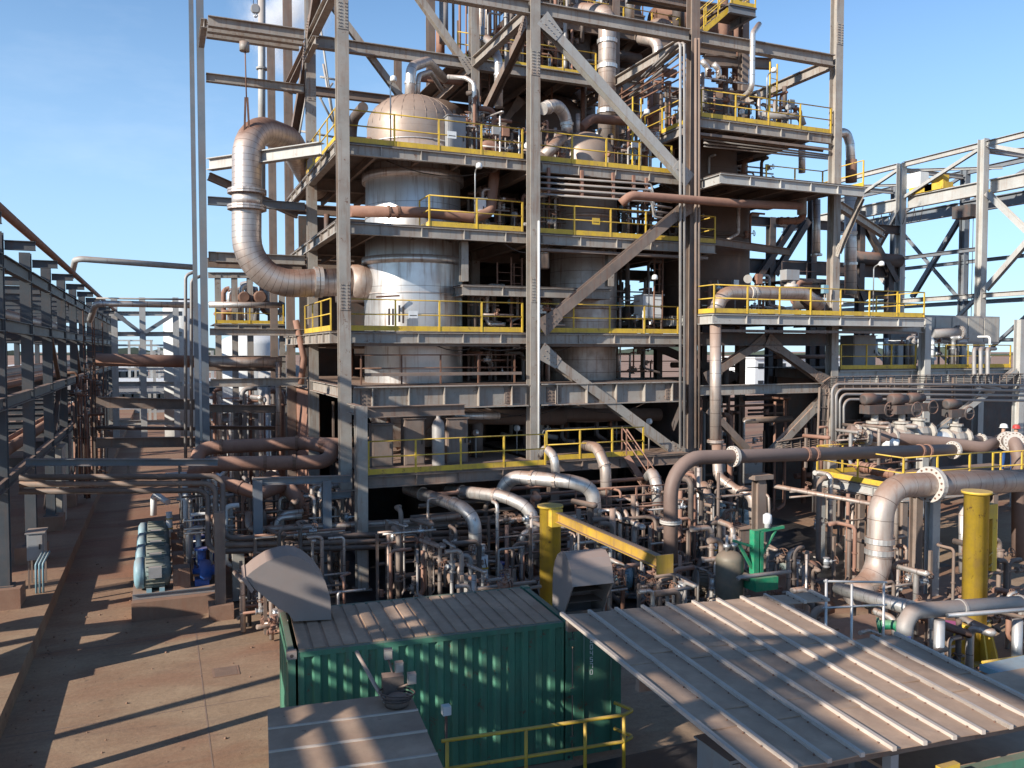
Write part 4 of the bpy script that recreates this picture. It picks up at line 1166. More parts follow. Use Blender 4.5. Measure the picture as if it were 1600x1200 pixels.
# instruments scattered on the decks
def instruments(label, x0, x1, y0, y1, z, n, seed):
    rg = random.Random(seed)
    for i in range(n):
        x, y = rg.uniform(x0, x1), rg.uniform(y0, y1)
        t = thing('instrument_stand', label, 'instrument', (x, y, z), label)
        h = rg.uniform(.5, 1.3)
        MB().cyl(V((x, y, z)), V((x, y, z + h)), .03, 6).build('stand', M['pipe_grey'], t)
        mb = MB()
        if rg.random() < .5: mb.rev(V((x - .06, y - .02, z + h + .1)), (1, .3, 0), [(.1, 0), (.12, .02), (.12, .12), (.1, .14)], 10)
        else: mb.box(x - .13, x + .13, y - .08, y + .08, z + h, z + h + rg.uniform(.2, .4))
        mb.build('head', M[rg.choice(('galv', 'cabinet_grey', 'offwhite', 'pipe_rust', 'palebl'))], t)
instruments('small instrument on a stand on the top vessel deck', 11, 18, 28, 30, 14.36, 9, 1)
instruments('small instrument on a stand on the middle deck', 11, 18, 28, 31, 11.79, 7, 2)
instruments('small instrument on a stand on the vessel mid-height deck', 12.5, 18, 28, 31, 8.21, 6, 3)
instruments('small instrument on a stand on the lower deck', 8, 18, 27.5, 31, 3.69, 9, 4)
instruments('small instrument on a stand on the upper right deck', 20, 25.5, 27.6, 30, 16.56, 9, 5)
instruments('small instrument on a stand on the long right-hand deck', 21, 29, 26.4, 30, 8.96, 8, 6)
for k, (x0, x1, y0, y1, z0, z1, n, lab) in enumerate((
    (10.6, 11.9, 28.6, 31, 14.36, 17.5, 6, 'pipe manifold on the top deck behind the centre column'),
    (13.0, 14.3, 28.4, 30, 14.36, 15.8, 6, 'valve manifold crowding the left of the smaller dome'),
    (17.2, 18.6, 28.8, 32, 14.36, 17.2, 6, 'pipe manifold on the top deck near the brown column'),
    (12.6, 14.2, 29, 33, 11.8, 14.0, 6, 'shadowy manifold on the middle deck'),
    (17.4, 20, 29, 33, 11.8, 14.0, 6, 'shadowy manifold on the middle deck, right end'),
    (17.6, 20, 29, 34, 8.2, 11.4, 8, 'shadowy manifold behind the white instrument box'),
    (12.6, 18, 29, 33, 3.7, 6.0, 12, 'shadowy manifold behind the lower deck rail'),
    (6.2, 12, 28.5, 33, 3.7, 6.0, 9, 'shadowy manifold behind the switch cabinets'),
    (20, 23.5, 28, 31, 16.6, 19.2, 9, 'pipe manifold on the upper right deck'),
    (21, 26, 28, 31, 9.0, 11.0, 9, 'manifold on the long right-hand deck'),
    (19.2, 25.8, 28, 32.5, .1, 6, 16, 'dark manifold under the right-hand deck'),
    (14, 18, 34, 38, 19.8, 23, 10, 'rusty manifold in the tower crown'))):
    manifold(lab, x0, x1, y0, y1, z0, z1, n, .09, ('pipe_rust', 'pipe_rust', 'pipe_dark', 'pipe_grey', 'clad'), seed=20 + k, valves=5)
# right deck pipework
pipe('dusty clad pipe bowing along the long right-hand deck', 'clad_red', .27, [(1118, 488, 26.3), (1128, 458, 26.3), (1255, 458, 26.9), (1282, 478, 26.9)], bend=.7, bands=[(1, .32), (1, .36)], bmat='white')
pipe('dark thick pipe end behind the clad pipe', 'steel_dark', .34, [(1240, 470, 28), (1282, 472, 27.4), (1284, 492, 27.4)], bend=.5)
pipe('thick rust-dusted pipe dropping below the right-hand deck', 'clad_red', .21, [(1118, 500, 25.9), (1118, 695, 25.9)], flanges=[(0, .97)], fmat='clad_red')
vt = thing('motor_valve_head', 'grey motor head standing on the right-hand deck pipe', 'valve', P(1236, 455, Y=27))
MB().rev(P(1236, 458, Y=27), ZUP, [(.2, 0), (.2, .2), (.28, .22), (.28, .34), (.18, .36), (.18, .5)], 14).build('neck', M['white'], vt)
MB().box(P(1224, 430, Y=27).x, P(1244, 430, Y=27).x, 26.8, 27.2, P(1236, 438, Y=27).z, P(1236, 422, Y=27).z).build('head', M['cabinet_grey'], vt)
gg = thing('pressure_gauge', 'round pressure gauge above the right-hand clad pipe', 'gauge', P(1172, 452, Y=26.6))
MB().rev(P(1168, 436, Y=26.6), (-.4, -1, 0), [(.16, 0), (.17, .03), (.17, .06)], 16).build('dial', M['cabinet'], gg); MB().cyl(P(1172, 455, Y=26.7), P(1172, 440, Y=26.7), .03, 6).build('stem', M['galv'], gg)
pipe('silver downpipe left of the pale right column', 'clad', .16, [(1276, 400, 28.5), (1276, 312, 28.5)], flanges=[(0, .02)], fmat='clad')
pipe('grey pipe drop under the pale cantilever deck', 'pipe_grey', .2, [(1253, 300, 28), (1253, 335, 28)])
pipe('tall silver bent stack at the right end of the cantilever deck', 'clad', .21, [(1308, 210, 30.5), (1322, 205, 30.5), (1328, 225, 30.5), (1330, 262, 30.5)], bend=.35)
pipe('dark red sleeve under the silver bent stack', 'redpaint' if False else 'steel_rust', .26, [(1330, 250, 30.5), (1330, 285, 30.5)])
pipe('thick silver downpipe behind the pale right column', 'clad', .28, [(1329, 460, 30.5), (1329, 300, 30.5)], bands=[(0, .3), (0, .6)])
pipe('slim pale post pipe on the cantilever deck', 'clad', .15, [(1253, 270, 29.5), (1253, 225, 29.5)])
pipe('silver swan-neck pipe crossing in front of the upper right deck', 'clad', .11, [(1186, 38, 27.6), (1176, 52, 26.6), (1175, 140, 26.6), (1160, 153, 27.4)], bend=.3)
pipe('silver pipe bend rising from the upper right deck, left one', 'clad', .12, [(1106, 120, 29), (1106, 105, 29), (1096, 95, 29)], bend=.2)
pipe('silver pipe bend rising from the upper right deck, right one', 'clad', .12, [(1123, 130, 29), (1123, 108, 29), (1115, 100, 29)], bend=.2)
pipe('dark stub mast on the upper right deck', 'pipe_dark', .1, [(1226, 170, 28.5), (1226, 135, 28.5)])
pipe('grey pipe along the upper right deck', 'pipe_grey', .14, [(1190, 180, 27.8), (1250, 182, 27.8), (1255, 196, 27.8)], bend=.25)
for k in range(3):
    pipe(('front', 'middle', 'rear')[k] + ' conduit hung under the upper right deck', 'pipe_grey', .04, [(1100, 218 + 5 * k, 27.4 + .3 * k), (1300, 243 + 3 * k, 27.4 + .3 * k)])
# dark rear frame on the right seen against the sky
rf = thing('rear_tower', 'dark steel frame behind the right-hand wing', 'steel frame', (30, 38, 0))
for px_, y1 in ((1270, 300), (1345, 330), (1390, 400), (1205, 340)):
    a = P(px_, y1, Y=38); column(rf, a.x, 38, .2, a.z, .4, 'steel_dark')
for ya, yb, h in ((415, 425, .8), (455, 462, .5), (345, 360, .5)):
    beam(rf, P(1170, ya, Y=38.2), P(1412, yb, Y=38.2), h, .3, 'steel_dark')
for a, b in (((1180, 440), (1240, 350)), ((1262, 345), (1210, 430)), ((1345, 340), (1400, 440)), ((1350, 470), (1330, 420))):
    beam(rf, P(a[0], a[1], Y=37.8), P(b[0], b[1], Y=37.8), .34, .34, 'steel_dark', 'i', uy, 'brace')
pipe('dark bundle pipe lying on the rear frame', 'steel_dark', .4, [(1335, 402, 38), (1405, 408, 38)])
platform('dark rear gangway with thin railing beside the gantry', 31.5, 37, 36.5, 38.4, 11.4, 'f', [[(31.6, 36.6), (36.8, 36.6)]], mat=M['steel_dark'], railmat=M['steel_dark'])

# pipes and members lost in the shaded depth of the tower
rgd = random.Random(77)
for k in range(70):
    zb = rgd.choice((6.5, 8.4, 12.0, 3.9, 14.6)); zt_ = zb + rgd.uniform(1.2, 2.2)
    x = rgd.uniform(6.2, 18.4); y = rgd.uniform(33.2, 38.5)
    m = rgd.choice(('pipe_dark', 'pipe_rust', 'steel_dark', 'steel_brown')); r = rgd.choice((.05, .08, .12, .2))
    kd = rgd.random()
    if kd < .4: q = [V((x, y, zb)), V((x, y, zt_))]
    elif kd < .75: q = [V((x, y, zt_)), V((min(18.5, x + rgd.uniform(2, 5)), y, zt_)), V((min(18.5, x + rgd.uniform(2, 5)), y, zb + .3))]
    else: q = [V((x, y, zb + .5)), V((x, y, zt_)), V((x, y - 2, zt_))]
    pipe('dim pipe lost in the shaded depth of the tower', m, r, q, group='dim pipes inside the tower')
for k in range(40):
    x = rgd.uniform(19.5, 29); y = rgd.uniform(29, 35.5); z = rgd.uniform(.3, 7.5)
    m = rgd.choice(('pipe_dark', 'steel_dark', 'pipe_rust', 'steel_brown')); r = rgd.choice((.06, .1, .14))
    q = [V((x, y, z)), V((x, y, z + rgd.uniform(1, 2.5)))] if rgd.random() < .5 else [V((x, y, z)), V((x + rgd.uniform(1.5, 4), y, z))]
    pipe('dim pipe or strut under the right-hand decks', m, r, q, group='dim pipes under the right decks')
for k in range(5):
    platform('dark gangway %s behind the right-hand bay' % ('lowest', 'second up', 'third up', 'fourth up', 'uppermost')[k], 19.4, 26.5, 33.4, 35.6, (3.4, 6.0, 8.8, 11.2, 13.4)[k], 'f', [[(19.5, 33.5), (26.4, 33.5)]], mat=M['steel_dark'], railmat=M['steel_rust'], joist=3, toe=False)

# secondary clutter on every level, just behind the guardrails
lv = [(14.36, 'top vessel deck'), (11.79, 'middle deck'), (8.21, 'vessel mid-height deck'), (6.4, 'girder-level floor')]
for k, (z, nm) in enumerate(lv):
    for j, (x0, x1, w) in enumerate(((10.8, 12.0, 'left of the centre column'), (12.6, 14.2, 'just right of the centre column'), (16.8, 18.6, 'near the brown front column'))):
        manifold('small pipe and valve cluster on the %s, %s' % (nm, w), x0, x1, 28.2, 30.0, z, z + (2.0 if z > 8 else 1.5), 6, .06, ('pipe_rust', 'pipe_grey', 'clad', 'pipe_dark', 'clad_red'), seed=300 + 10 * k + j, valves=4)
for k, (x0, x1, y0, y1, z0, z1, w) in enumerate(((12.5, 17.8, 33.6, 36, 19.8, 23, 'above the upper rear deck'), (16, 23, 35, 39, 22.7, 26, 'at the very top of the crown'), (19.6, 22, 27.6, 30, 16.6, 19, 'at the left end of the upper right deck'), (22.5, 25.6, 27.8, 30, 16.6, 18.2, 'at the right end of the upper right deck'), (19.8, 25.5, 29.5, 32, 14.2, 16.2, 'between the two upper right decks'), (19.4, 24.0, 28.2, 31, 12.0, 13.8, 'under the pale cantilever deck'))):
    manifold('dense pipe cluster ' + w, x0, x1, y0, y1, z0, z1, 11, .08, ('pipe_rust', 'pipe_grey', 'clad_red', 'pipe_dark', 'steel_rust'), seed=400 + k, valves=6)
for k, (x, y, z, h, lab) in enumerate(((17.9, 29.4, 14.36, 3.4, 'yellow ladder up from the top deck near the brown column'), (18.2, 28.2, 8.21, 3.4, 'rusty ladder behind the white instrument box'), (23.6, 28.0, 16.56, 2.9, 'ladder on the upper right deck'), (12.9, 33.5, 14.4, 5.2, 'ladder up to the upper rear deck'))):
    ladder(lab, V((x, y, z)), h, .2, .45, 'yellow' if k in (0, 2) else 'steel_rust')
for k, (pts, lab) in enumerate((([V((12.6, 27.55, 13.35)), V((18.5, 27.55, 13.35))], 'cable tray slung under the top deck, second bay'), ([V((5.9, 27.6, 7.75)), V((11.9, 27.6, 7.75))], 'cable tray slung under the mid-height deck, first bay'), ([V((12.6, 27.6, 7.75)), V((18.5, 27.6, 7.75))], 'cable tray slung under the mid-height deck, second bay'), ([V((12.6, 27.6, 11.2)), V((20, 27.6, 11.2))], 'cable tray slung under the middle deck'), ([V((19.2, 27.2, 15.9)), V((25.7, 27.2, 15.9))], 'cable tray slung under the upper right deck'), ([V((19.2, 26, 8.3)), V((29.5, 26, 8.3))], 'cable tray slung under the long right-hand deck'))):
    cable_tray(lab, pts, .32, 'steel_brown', 5)
def lamp(label, p):
    t = thing('deck_lamp', label, 'lamp', p)
    MB().tube([p, p + ZUP * 2.0, p + V((.0, -.35, 2.15))], .025, 6, .15).build('pole', M['galv'], t)
    MB().rev(p + V((0, -.4, 2.02)), ZUP, [(.09, 0), (.12, .05), (.1, .16), (.04, .2)], 10).build('lamp_head', M['offwhite'], t)
for k, (x, z, nm) in enumerate(((7.2, 14.36, 'left part of the top vessel deck'), (16.9, 14.36, 'right part of the top vessel deck'), (10.2, 11.79, 'middle deck'), (17.3, 8.21, 'vessel mid-height deck'), (22.6, 16.56, 'upper right deck'), (27.0, 8.96, 'long right-hand deck'))):
    lamp('grey pole lamp at the rail of the ' + nm, V((x, 27.45 if x < 20 else (27.2 if z > 10 else 25.8), z)))
def sign(label, p, w, h, m):
    t = thing('sign_plate', label, 'sign', p)
    MB().box(p.x - w / 2, p.x + w / 2, p.y - .012, p.y, p.z, p.z + h).build('plate', M[m], t)
    MB().box(p.x - w * .38, p.x + w * .38, p.y - .016, p.y - .0125, p.z + h * .3, p.z + h * .42).build('band', M['black'], t)
for k, (x, z, m, nm) in enumerate(((9.3, 14.8, 'offwhite', 'small white plate on the rail of the top vessel deck'), (14.9, 12.2, 'yellow', 'small yellow plate on the rail of the middle deck'), (7.9, 8.65, 'offwhite', 'small white plate on the rail before the silver vessel'))):
    sign(nm, V((x, 27.3, z)), .32, .24, m)

# crowded crown of the tower behind the second row
vessel('rusty upright vessel filling the middle of the crown', V((17.6, 40.0, 14.5)), [(1.5, 0), (1.5, 9.5)] + dome(1.5, 9.5, .7), 'vessel_brown', [(3, 1.55, .1), (6.5, 1.55, .1)])
vessel('slim rusty column right of the crown vessel', V((21.6, 37.4, 16.0)), [(.75, 0), (.75, 10)], 'vessel_brown', [(3, .8, .1), (6, .8, .1)])
for k, z in enumerate((17.2, 21.3, 24.2)):
    platform('rusty crown gangway, ' + ('lowest', 'middle', 'highest')[k], 13.2, 22.5, 36.2, 38.4, z, 'f', [[(13.3, 36.3), (22.4, 36.3)]], mat=M['steel_brown'], railmat=M['steel_rust'], joist=3, toe=False)
for k, (a, b) in enumerate((((12.4, 19.6), (15.4, 23.4)), ((18.6, 19.6), (15.6, 23.4)), ((19.1, 19.6), (22.0, 23.4)), ((12.4, 15), (15.4, 19)), ((18.6, 15), (22.2, 19)))):
    B(V((a[0], 35.6, a[1])), V((b[0], 35.6, b[1])), .26, 'steel_brown')
for k in range(64):
    x = rgd.uniform(12.6, 24.0); y = rgd.uniform(34.2, 40); z = rgd.uniform(16.5, 24)
    m = rgd.choice(('pipe_rust', 'steel_rust', 'pipe_dark', 'clad_red', 'pipe_grey')); r = rgd.choice((.05, .07, .1, .16, .22))
    h = rgd.uniform(1.2, 4)
    if rgd.random() < .65: q = [V((x, y, z)), V((x, y, z + h))] if rgd.random() < .6 else [V((x, y, z)), V((x, y, z + h)), V((x + rgd.choice((-1, 1)) * rgd.uniform(.6, 1.6), y, z + h))]
    else: q = [V((x, y, z)), V((min(24.5, x + h), y, z))]
    pipe('rusty pipe among the crowded crown of the tower', m, r, q, group='pipes crowding the tower crown')
# ------------------------------------------------------------------ lower front pipework
pipe('brown and silver pipe dipping towards the camera, leftmost of the front bends', 'clad', .20, [(636, 764, 27.0), (722, 792, 23.6), (742, 812, 23.2), (743, 900, 23.2)], bands=[(0, .3), (0, .85)], bend=.55, bmat='clad_red')
pipe('silver pipe bend second from the left in front of the lower deck', 'clad', .20, [(700, 766, 26.2), (790, 776, 23.8), (833, 796, 23.2), (835, 880, 23.2)], bands=[(0, .25), (0, .85)], bend=.8, bmat='clad_red')
pipe('large silver arched pipe in front of the lower deck', 'clad', .23, [(784, 775, 25.0), (786, 744, 25.0), (890, 752, 23.2), (926, 762, 22.9), (934, 880, 22.9)], bands=[(1, .45), (1, .8)], bend=.7, bmat='clad_red')
pipe('short silver arch behind the large arched pipe', 'clad', .15, [(846, 712, 26.0), (852, 700, 25.6), (866, 712, 25.0), (870, 760, 25.0)], bend=.35)
pipe('dusty clad pipe bending out of the lower deck right of centre', 'clad_red', .19, [(915, 696, 27), (934, 700, 25.2), (946, 730, 24.8), (948, 800, 24.8)], bend=.6, bands=[(1, .9)])
pipe('bright clad riser left of the big brown bend', 'clad', .20, [(1008, 752, 26), (1020, 738, 24.8), (1026, 760, 24.4), (1028, 845, 24.4)], bend=.35, bands=[(2, .1), (2, .8)], bmat='clad_red')
pipe('dusty clad riser right of the big brown bend', 'clad_red', .19, [(1092, 770, 26), (1101, 758, 24.9), (1105, 780, 24.5), (1107, 850, 24.5)], bend=.35, bands=[(2, .1)])
pipe('dusty clad pipe kinking towards the support column', 'clad_red', .19, [(1120, 695, 25.6), (1122, 745, 25.4), (1150, 766, 24.8), (1176, 772, 24.2), (1182, 850, 24.0)], bend=.4, bands=[(1, .5), (2, .4)])
pipe('big dark brown pipe bending down with white flanges, right of centre', 'brown', .21, [(1048, 925, 20.2), (1048, 716, 20.2), (1495, 703, 20.9)], flanges=[(0, .03), (0, .53), (1, .185), (1, .985)], bands=[(1, .42), (1, .45), (1, .845), (1, .875)], bend=1.05, bmat='pipe_rust')
sp = thing('pipe_support', 'dusty beige support column under the big brown pipe', 'support', P(1186, 850, Y=21.2))
a = P(1186, 742, Y=20.5); column(sp, a.x, a.y, .1, a.z - .12, .3, 'steel_brown')
MB().box(a.x - .35, a.x + .35, a.y - .25, a.y + .25, a.z - .12, a.z + .02).build('saddle', M['steel_brown'], sp)
pipe('fat dusty gooseneck pipe with white flange on the right', 'clad_red', .33, [(1330, 930, 16.4), (1372, 905, 16.5), (1378, 760, 16.5), (1660, 748, 16.7)], flanges=[(2, .245)], bands=[(1, .3), (1, .42)], bend=.85, bmat='clad')
pipe('brown pipe with white wrap running behind the big brown pipe', 'brown', .22, [(1325, 672, 23.4), (1345, 680, 23.2), (1480, 692, 22.0), (1536, 700, 21.4), (1560, 690, 21.6)], flanges=[(0, .6)], bend=.5)
pipe('brown pipe with flange behind the first on the right', 'brown', .2, [(1400, 680, 24.8), (1600, 692, 24.8)], flanges=[(0, .64)])
pipe('brown pipe turning down at the right edge with doubled white flange', 'brown', .24, [(1560, 688, 22.0), (1586, 690, 20.6), (1592, 715, 20.4), (1592, 900, 20.4)], flanges=[(0, .55), (0, .95)], bend=.4)
for k, (px_, py_, y_, lab) in enumerate(((1366, 690, 23.2, 'white-wrapped motorised valve at the left end of the brown pipe'), (1408, 690, 22.9, 'white-wrapped motorised valve in the middle of the brown pipe'), (1435, 682, 24.6, 'motorised valve behind the middle one'), (1492, 690, 24.6, 'motorised valve near the pale column'))):
    actuator_valve(lab, P(px_, py_ + 8, Y=y_), .27)
MB_wrap = [((1378, 688, 23.0), (1402, 692, 22.7), 'crumpled white wrapping on the brown pipe, left'), ((1455, 684, 24.6), (1490, 688, 24.6), 'crumpled white wrapping on the rear brown pipe')]
for a, b, lab in MB_wrap:
    a, b = pt(a), pt(b); d = (b - a).normalized(); L_ = (b - a).length
    mb = MB(); mb.rev(a, d, [(.23, 0), (.3, .08), (.27, L_ * .3), (.33, L_ * .5), (.28, L_ * .7), (.31, L_ * .9), (.23, L_)], 14)
    for v_ in mb.v: v_ += V((random.uniform(-.02, .02), random.uniform(-.02, .02), random.uniform(-.02, .02)))
    tag(mb.build('pipe_wrapping', M['offwhite']), lab, 'wrapping')
# small yellow platform under those valves
platform('small yellow-railed pump platform on pale posts', 21.6, 26.2, 19.3, 23.2, 3.1, 'fl', [[(24.0, 23.1), (21.65, 23.1), (21.65, 19.35), (26.1, 19.35)]], mat=M['pale'], bh=.3)
pfp = thing('platform_posts', 'pale steel posts carrying the small pump platform', 'steel frame', (22, 20, 0))
zt = 2.7
for x, y in ((21.75, 23.0), (21.75, 21.2), (21.75, 19.45), (25.9, 19.45), (25.9, 23.0)): column(pfp, x, y, .1, zt, .22, 'pale' if y > 22 else 'steel_brown')
pipe('orange ribbed hose coil on the small pump platform', 'pipe_rust', .17, [(1340, 728, 22.0), (1400, 742, 20.6)], bands=[(0, .1), (0, .25), (0, .4), (0, .55), (0, .7), (0, .85)])
pipe('silver bend at the end of the ribbed coil', 'clad', .12, [(1400, 742, 20.6), (1420, 745, 20.2), (1428, 762, 20.2)], bend=.2)
pipe('thin beige pipe slanting across the dark opening on the right', 'clad_red', .07, [(1208, 759, 20.5), (1360, 787, 18.6), (1400, 790, 18.2), (1400, 850, 18.2)], bend=.15)
for k, (px_, y_, w, m, lab) in enumerate(((1432, 17.8, .26, 'steel_brown', 'dusty brown support post right of the fat gooseneck'), (1458, 17.2, .28, 'pale', 'pale support post under the fat gooseneck pipe'), (1408, 20, .2, 'steel_brown', 'slim brown post behind the fat gooseneck'))):
    t = thing('support_post', lab, 'support', V((P(px_, 800, Y=y_).x, y_, 0)))
    a = P(px_, 772, Y=y_); column(t, a.x, y_, .05, a.z, w, m); MB().box(a.x - .3, a.x + .3, y_ - .25, y_ + .25, a.z, a.z + .12).build('cap', M[m], t)
pipe('silver striped vertical pipe left of the yellow pillar', 'clad', .1, [(1504, 895, 16.5), (1504, 790, 16.5)])
# yellow jib-crane pillars
def jib_pillar(label, p, h, r=.28, arm=None, name='jib_crane'):
    t = thing(name, label, 'jib crane', p)
    MB().rev(p, ZUP, [(r, .0), (r, h - .06), (r * 1.22, h - .06), (r * 1.22, h)], 24).build('pillar', M['yellow'], t)
    MB().rev(p, ZUP, [(r * 2.0, 0), (r * 2.0, .06), (r, .06)], 24, False).build('base_plate', M['yellow'], t)
    MB().rev(p + ZUP * .86, ZUP, [(r, 0), (r * 1.35, 0), (r * 1.35, .05), (r, .05)], 24, False).build('ring', M['yellow'], t)
    for k in range(10):
        a = 2 * math.pi * k / 10; d = V((math.cos(a), math.sin(a), 0)); s = d.cross(ZUP) * .02
        q_ = [p + d * r * .98 + ZUP * .06, p + d * r * 1.95 + ZUP * .06, p + d * r * 1.95 + ZUP * .14, p + d * r * 1.3 + ZUP * .86, p + d * r * .98 + ZUP * .86]
        MB().prism([x - s for x in q_], s * 2).build('gusset', M['yellow'], t)
    if arm:
        a, b = V(arm[0]), V(arm[1])
        ar = MB().ibeam(a, b, .26, .18).build('arm', M['ochre'], t)
        MB().box(b.x - .2, b.x + .2, b.y - .03, b.y - .001, b.z - .2, b.z + .2).build('end_plate', M['ochre'], ar)
        MB().box(p.x - .16, p.x + .16, p.y - .42, p.y - .02, a.z - .25, a.z + .2).build('head', M['yellow'], t)
    else:
        MB().box(p.x + .1, p.x + .62, p.y - .1, p.y + .12, h - .7, h - .35).build('bracket', M['yellow'], t)
        MB().box(p.x + .45, p.x + .62, p.y - .1, p.y + .12, h - 2.0, h - .7).build('bracket_leg', M['yellow'], t)
        for k in range(7): MB().tube([p + V((r * .7, -r * .75, .9 + k * .28)), p + V((r * 1.5, -r * .5, .96 + k * .28))], .014, 5).build('step', M['yellow'], t)
    return t
jib_pillar('thick yellow jib-crane pillar with flared gusset base on the right', V((18.2, 14.1, 0)), 4.15)
jib_pillar('yellow jib-crane pillar with horizontal arm behind the green container', V((9.37, 19.6, 0)), 3.5, arm=((9.4, 19.3, 3.25), (9.62, 14.6, 3.1)))
# motors, pumps and tanks in the front yard
for k, (px_, py_, rz, m, pm_, lab) in enumerate((
    (990, 930, -.5, 'palebl', 'brown', 'pale blue-grey motor and pump behind the hood of the container'),
    (1080, 935, 2.4, 'olive', 'pipe_rust', 'olive motor lying beside the foot of the big brown pipe'),
    (1245, 915, .2, 'motor', 'steel_dark', 'dark motor pump right of the green machine'),
    (760, 935, .3, 'pipe_grey', 'blue', 'pump with pale casing among the front risers'),
    (880, 940, .4, 'pipe_grey', 'blue', 'blue pump behind the yellow jib pillar'))):
    pump_set(lab, P(px_, py_, Z=.15), rz, .8, m, pm_, 'steel_brown', cowl=m)
tk = thing('receiver_tank', 'upright olive air receiver tank near the roof canopy', 'tank', P(1150, 950, Y=18.6))
tp = V((P(1140, 880, Y=18.6).x, 18.6, .3))
MB().rev(tp, ZUP, [(.3, 0), (.38, .15), (.38, 1.5)] + dome(.38, 1.5, .25), 20).build('shell', M['olive'], tk)
for dx in (-.1, .14): MB().rev(tp + V((dx, 0, 1.68)), ZUP, [(.05, 0), (.05, .15), (.1, .16), (.1, .24), (.04, .25), (.04, .5)], 10).build('nozzle', M['galv'], tk)
MB().cyl(tp + V((.2, -.36, 1.1)), tp + V((.25, -.5, 1.1)), .11, 10).build('handhole', M['olive'], tk)
for k in range(3): MB().bar(tp + V((.3 * math.cos(k * 2.1), .3 * math.sin(k * 2.1), -.3)), tp + V((.3 * math.cos(k * 2.1), .3 * math.sin(k * 2.1), .2)), .08, .08).build('leg', M['olive'], tk)
gm = thing('green_machine', 'bright green hydraulic press frame beside the olive tank', 'machine', P(1185, 945, Z=0))
gp = V((P(1180, 880, Y=18.2).x, 18.2, 0))
MB().box(gp.x - .12, gp.x + .05, gp.y - .1, gp.y + .1, 1.4, 2.65).build('mast', M['gpaint'], gm)
MB().box(gp.x + .1, gp.x + .2, gp.y - .1, gp.y + .1, 1.4, 2.6).build('mast', M['gpaint'], gm)
MB().box(gp.x - .25, gp.x + .5, gp.y - .35, gp.y + .2, 1.05, 1.4).build('carriage', M['gpaint'], gm)
MB().box(gp.x - .25, gp.x + .3, gp.y - .35, gp.y + .2, .25, .62).build('base_block', M['gpaint'], gm)
MB().bar(gp + V((-.1, 0, 2.6)), gp + V((.95, 0, 2.66)), .1, .08).build('top_arm', M['gpaint'], gm)
MB().bar(gp + V((.2, 0, 1.9)), gp + V((.7, 0, 2.6)), .05, .05).build('strut', M['gpaint'], gm)
MB().bar(gp + V((-.1, 0, 1.6)), gp + V((-.55, 0, 2.3)), .07, .07).build('strut', M['gpaint'], gm)
MB().bar(gp + V((-.75, 0, 2.42)), gp + V((-.1, 0, 2.2)), .07, .07).build('side_arm', M['gpaint'], gm)
for k in range(3): MB().cyl(gp + V((-.15 + .2 * k, -.2, 0)), gp + V((-.15 + .2 * k, -.2, .25)), .05, 8).build('leg', M['gpaint'], gm)
MB().rev(gp + V((.4, 0, 2.68)), ZUP, [(.08, 0), (.08, .1), (.12, .12), (.12, .35), (.05, .4)], 10).build('motor_head', M['offwhite'], gm)
pipe('brown pipe crossing in front of the green machine', 'pipe_grey', .06, [(1152, 905, 17.6), (1155, 902, 17.6), (1235, 893, 17.4)])
pipe('white standpipe with yellow band among the risers, left', 'offwhite', .11, [(757, 915, 22.6), (757, 868, 22.6)], bands=[(0, .6)], bmat='yellow')
pipe('white standpipe with yellow band left of the olive tank', 'offwhite', .1, [(1115, 870, 20.0), (1115, 845, 20.0)], bands=[(0, .45)], bmat='yellow')
# horizontal runs in front of the lower deck, bending up to the left
for k, (pxv, yh, yt, xr, m) in enumerate(((325, 862, 766, 640, 'pipe_dark'), (337, 852, 755, 665, 'steel_brown'), (348, 842, 744, 690, 'pipe_dark'))):
    pipe('dark utility pipe from the left rack dropping and running right, ' + ('lowest', 'middle', 'highest')[k], m, .085,
         [(30, yt + 2, 26.2), (pxv, yt, 26.2), (pxv, yh, 25.2), (xr + 110, yh - 12, 24.6)], bend=.35)
pipe('pinkish dusty pipe above the dark utility pipes', 'clad_red', .10, [(388, 800, 26.2), (388, 828, 25.9), (620, 816, 25.4), (720, 806, 25.0)], bend=.2)
F2 = thing('cross_beam_bridge', 'blue-grey beam bridge from the left rack to the tower foot', 'bridge', P(60, 722, Y=27))
beam(F2, P(40, 722, Y=27), P(340, 722, Y=27), .2, .25, 'steel_blue')
for px_ in (120, 200, 280): MB().bar(P(px_, 722, Y=27) - ZUP * .1, P(px_, 766, Y=27), .06, .06).build('hanger', M['steel_brown'], F2)
# bridges further back between rack and tower
for k, (ya, yb, Yd, h, kind, m, lab) in enumerate((
    (562, 565, 36, .5, 't', 'pipe_rust', 'thick dusty pipe crossing from the left rack to the tower at eye level'),
    (474, 477, 38, .26, 't', 'clad', 'pale pipe crossing high between rack and tower'),
    (404, 418, 40, .26, 't', 'pale', 'uppermost pale pipe crossing from the left rack'),
    (628, 632, 36, .42, 'i', 'steel_brown', 'brown beam crossing between rack and tower'),
    (692, 690, 36, .4, 'i', 'steel_brown', 'lowest brown beam crossing between rack and tower'),
    (668, 670, 44, .18, 't', 'pipe_dark', 'thin dark pipe crossing behind the beams'),
    (466, 468, 46, .1, 't', 'pipe_grey', 'thin line crossing above the pale pipe'))):
    a, b = P(150 if k != 2 else 118, ya, Y=Yd), P(306, yb, Y=Yd)
    if kind == 't': pipe(lab, m, h / 2, [a + V((-.4, 2.5, -.6)), a, b] if k in (1, 2) else [a, b], bend=.4)
    else: tag(beam(None, a, b, h, .3, m, name='cross_beam'), lab, 'beam')
for k, (px_, y0, y1) in enumerate(((290, 430, 720), (299, 437, 700))):
    pipe(('left', 'right')[k] + ' thin hooked downpipe beside the outrigger column', 'pipe_grey', .06, [(px_, y1, 34), (px_, y0, 34), (px_ + 16, y0 - 6, 34)], bend=.25)
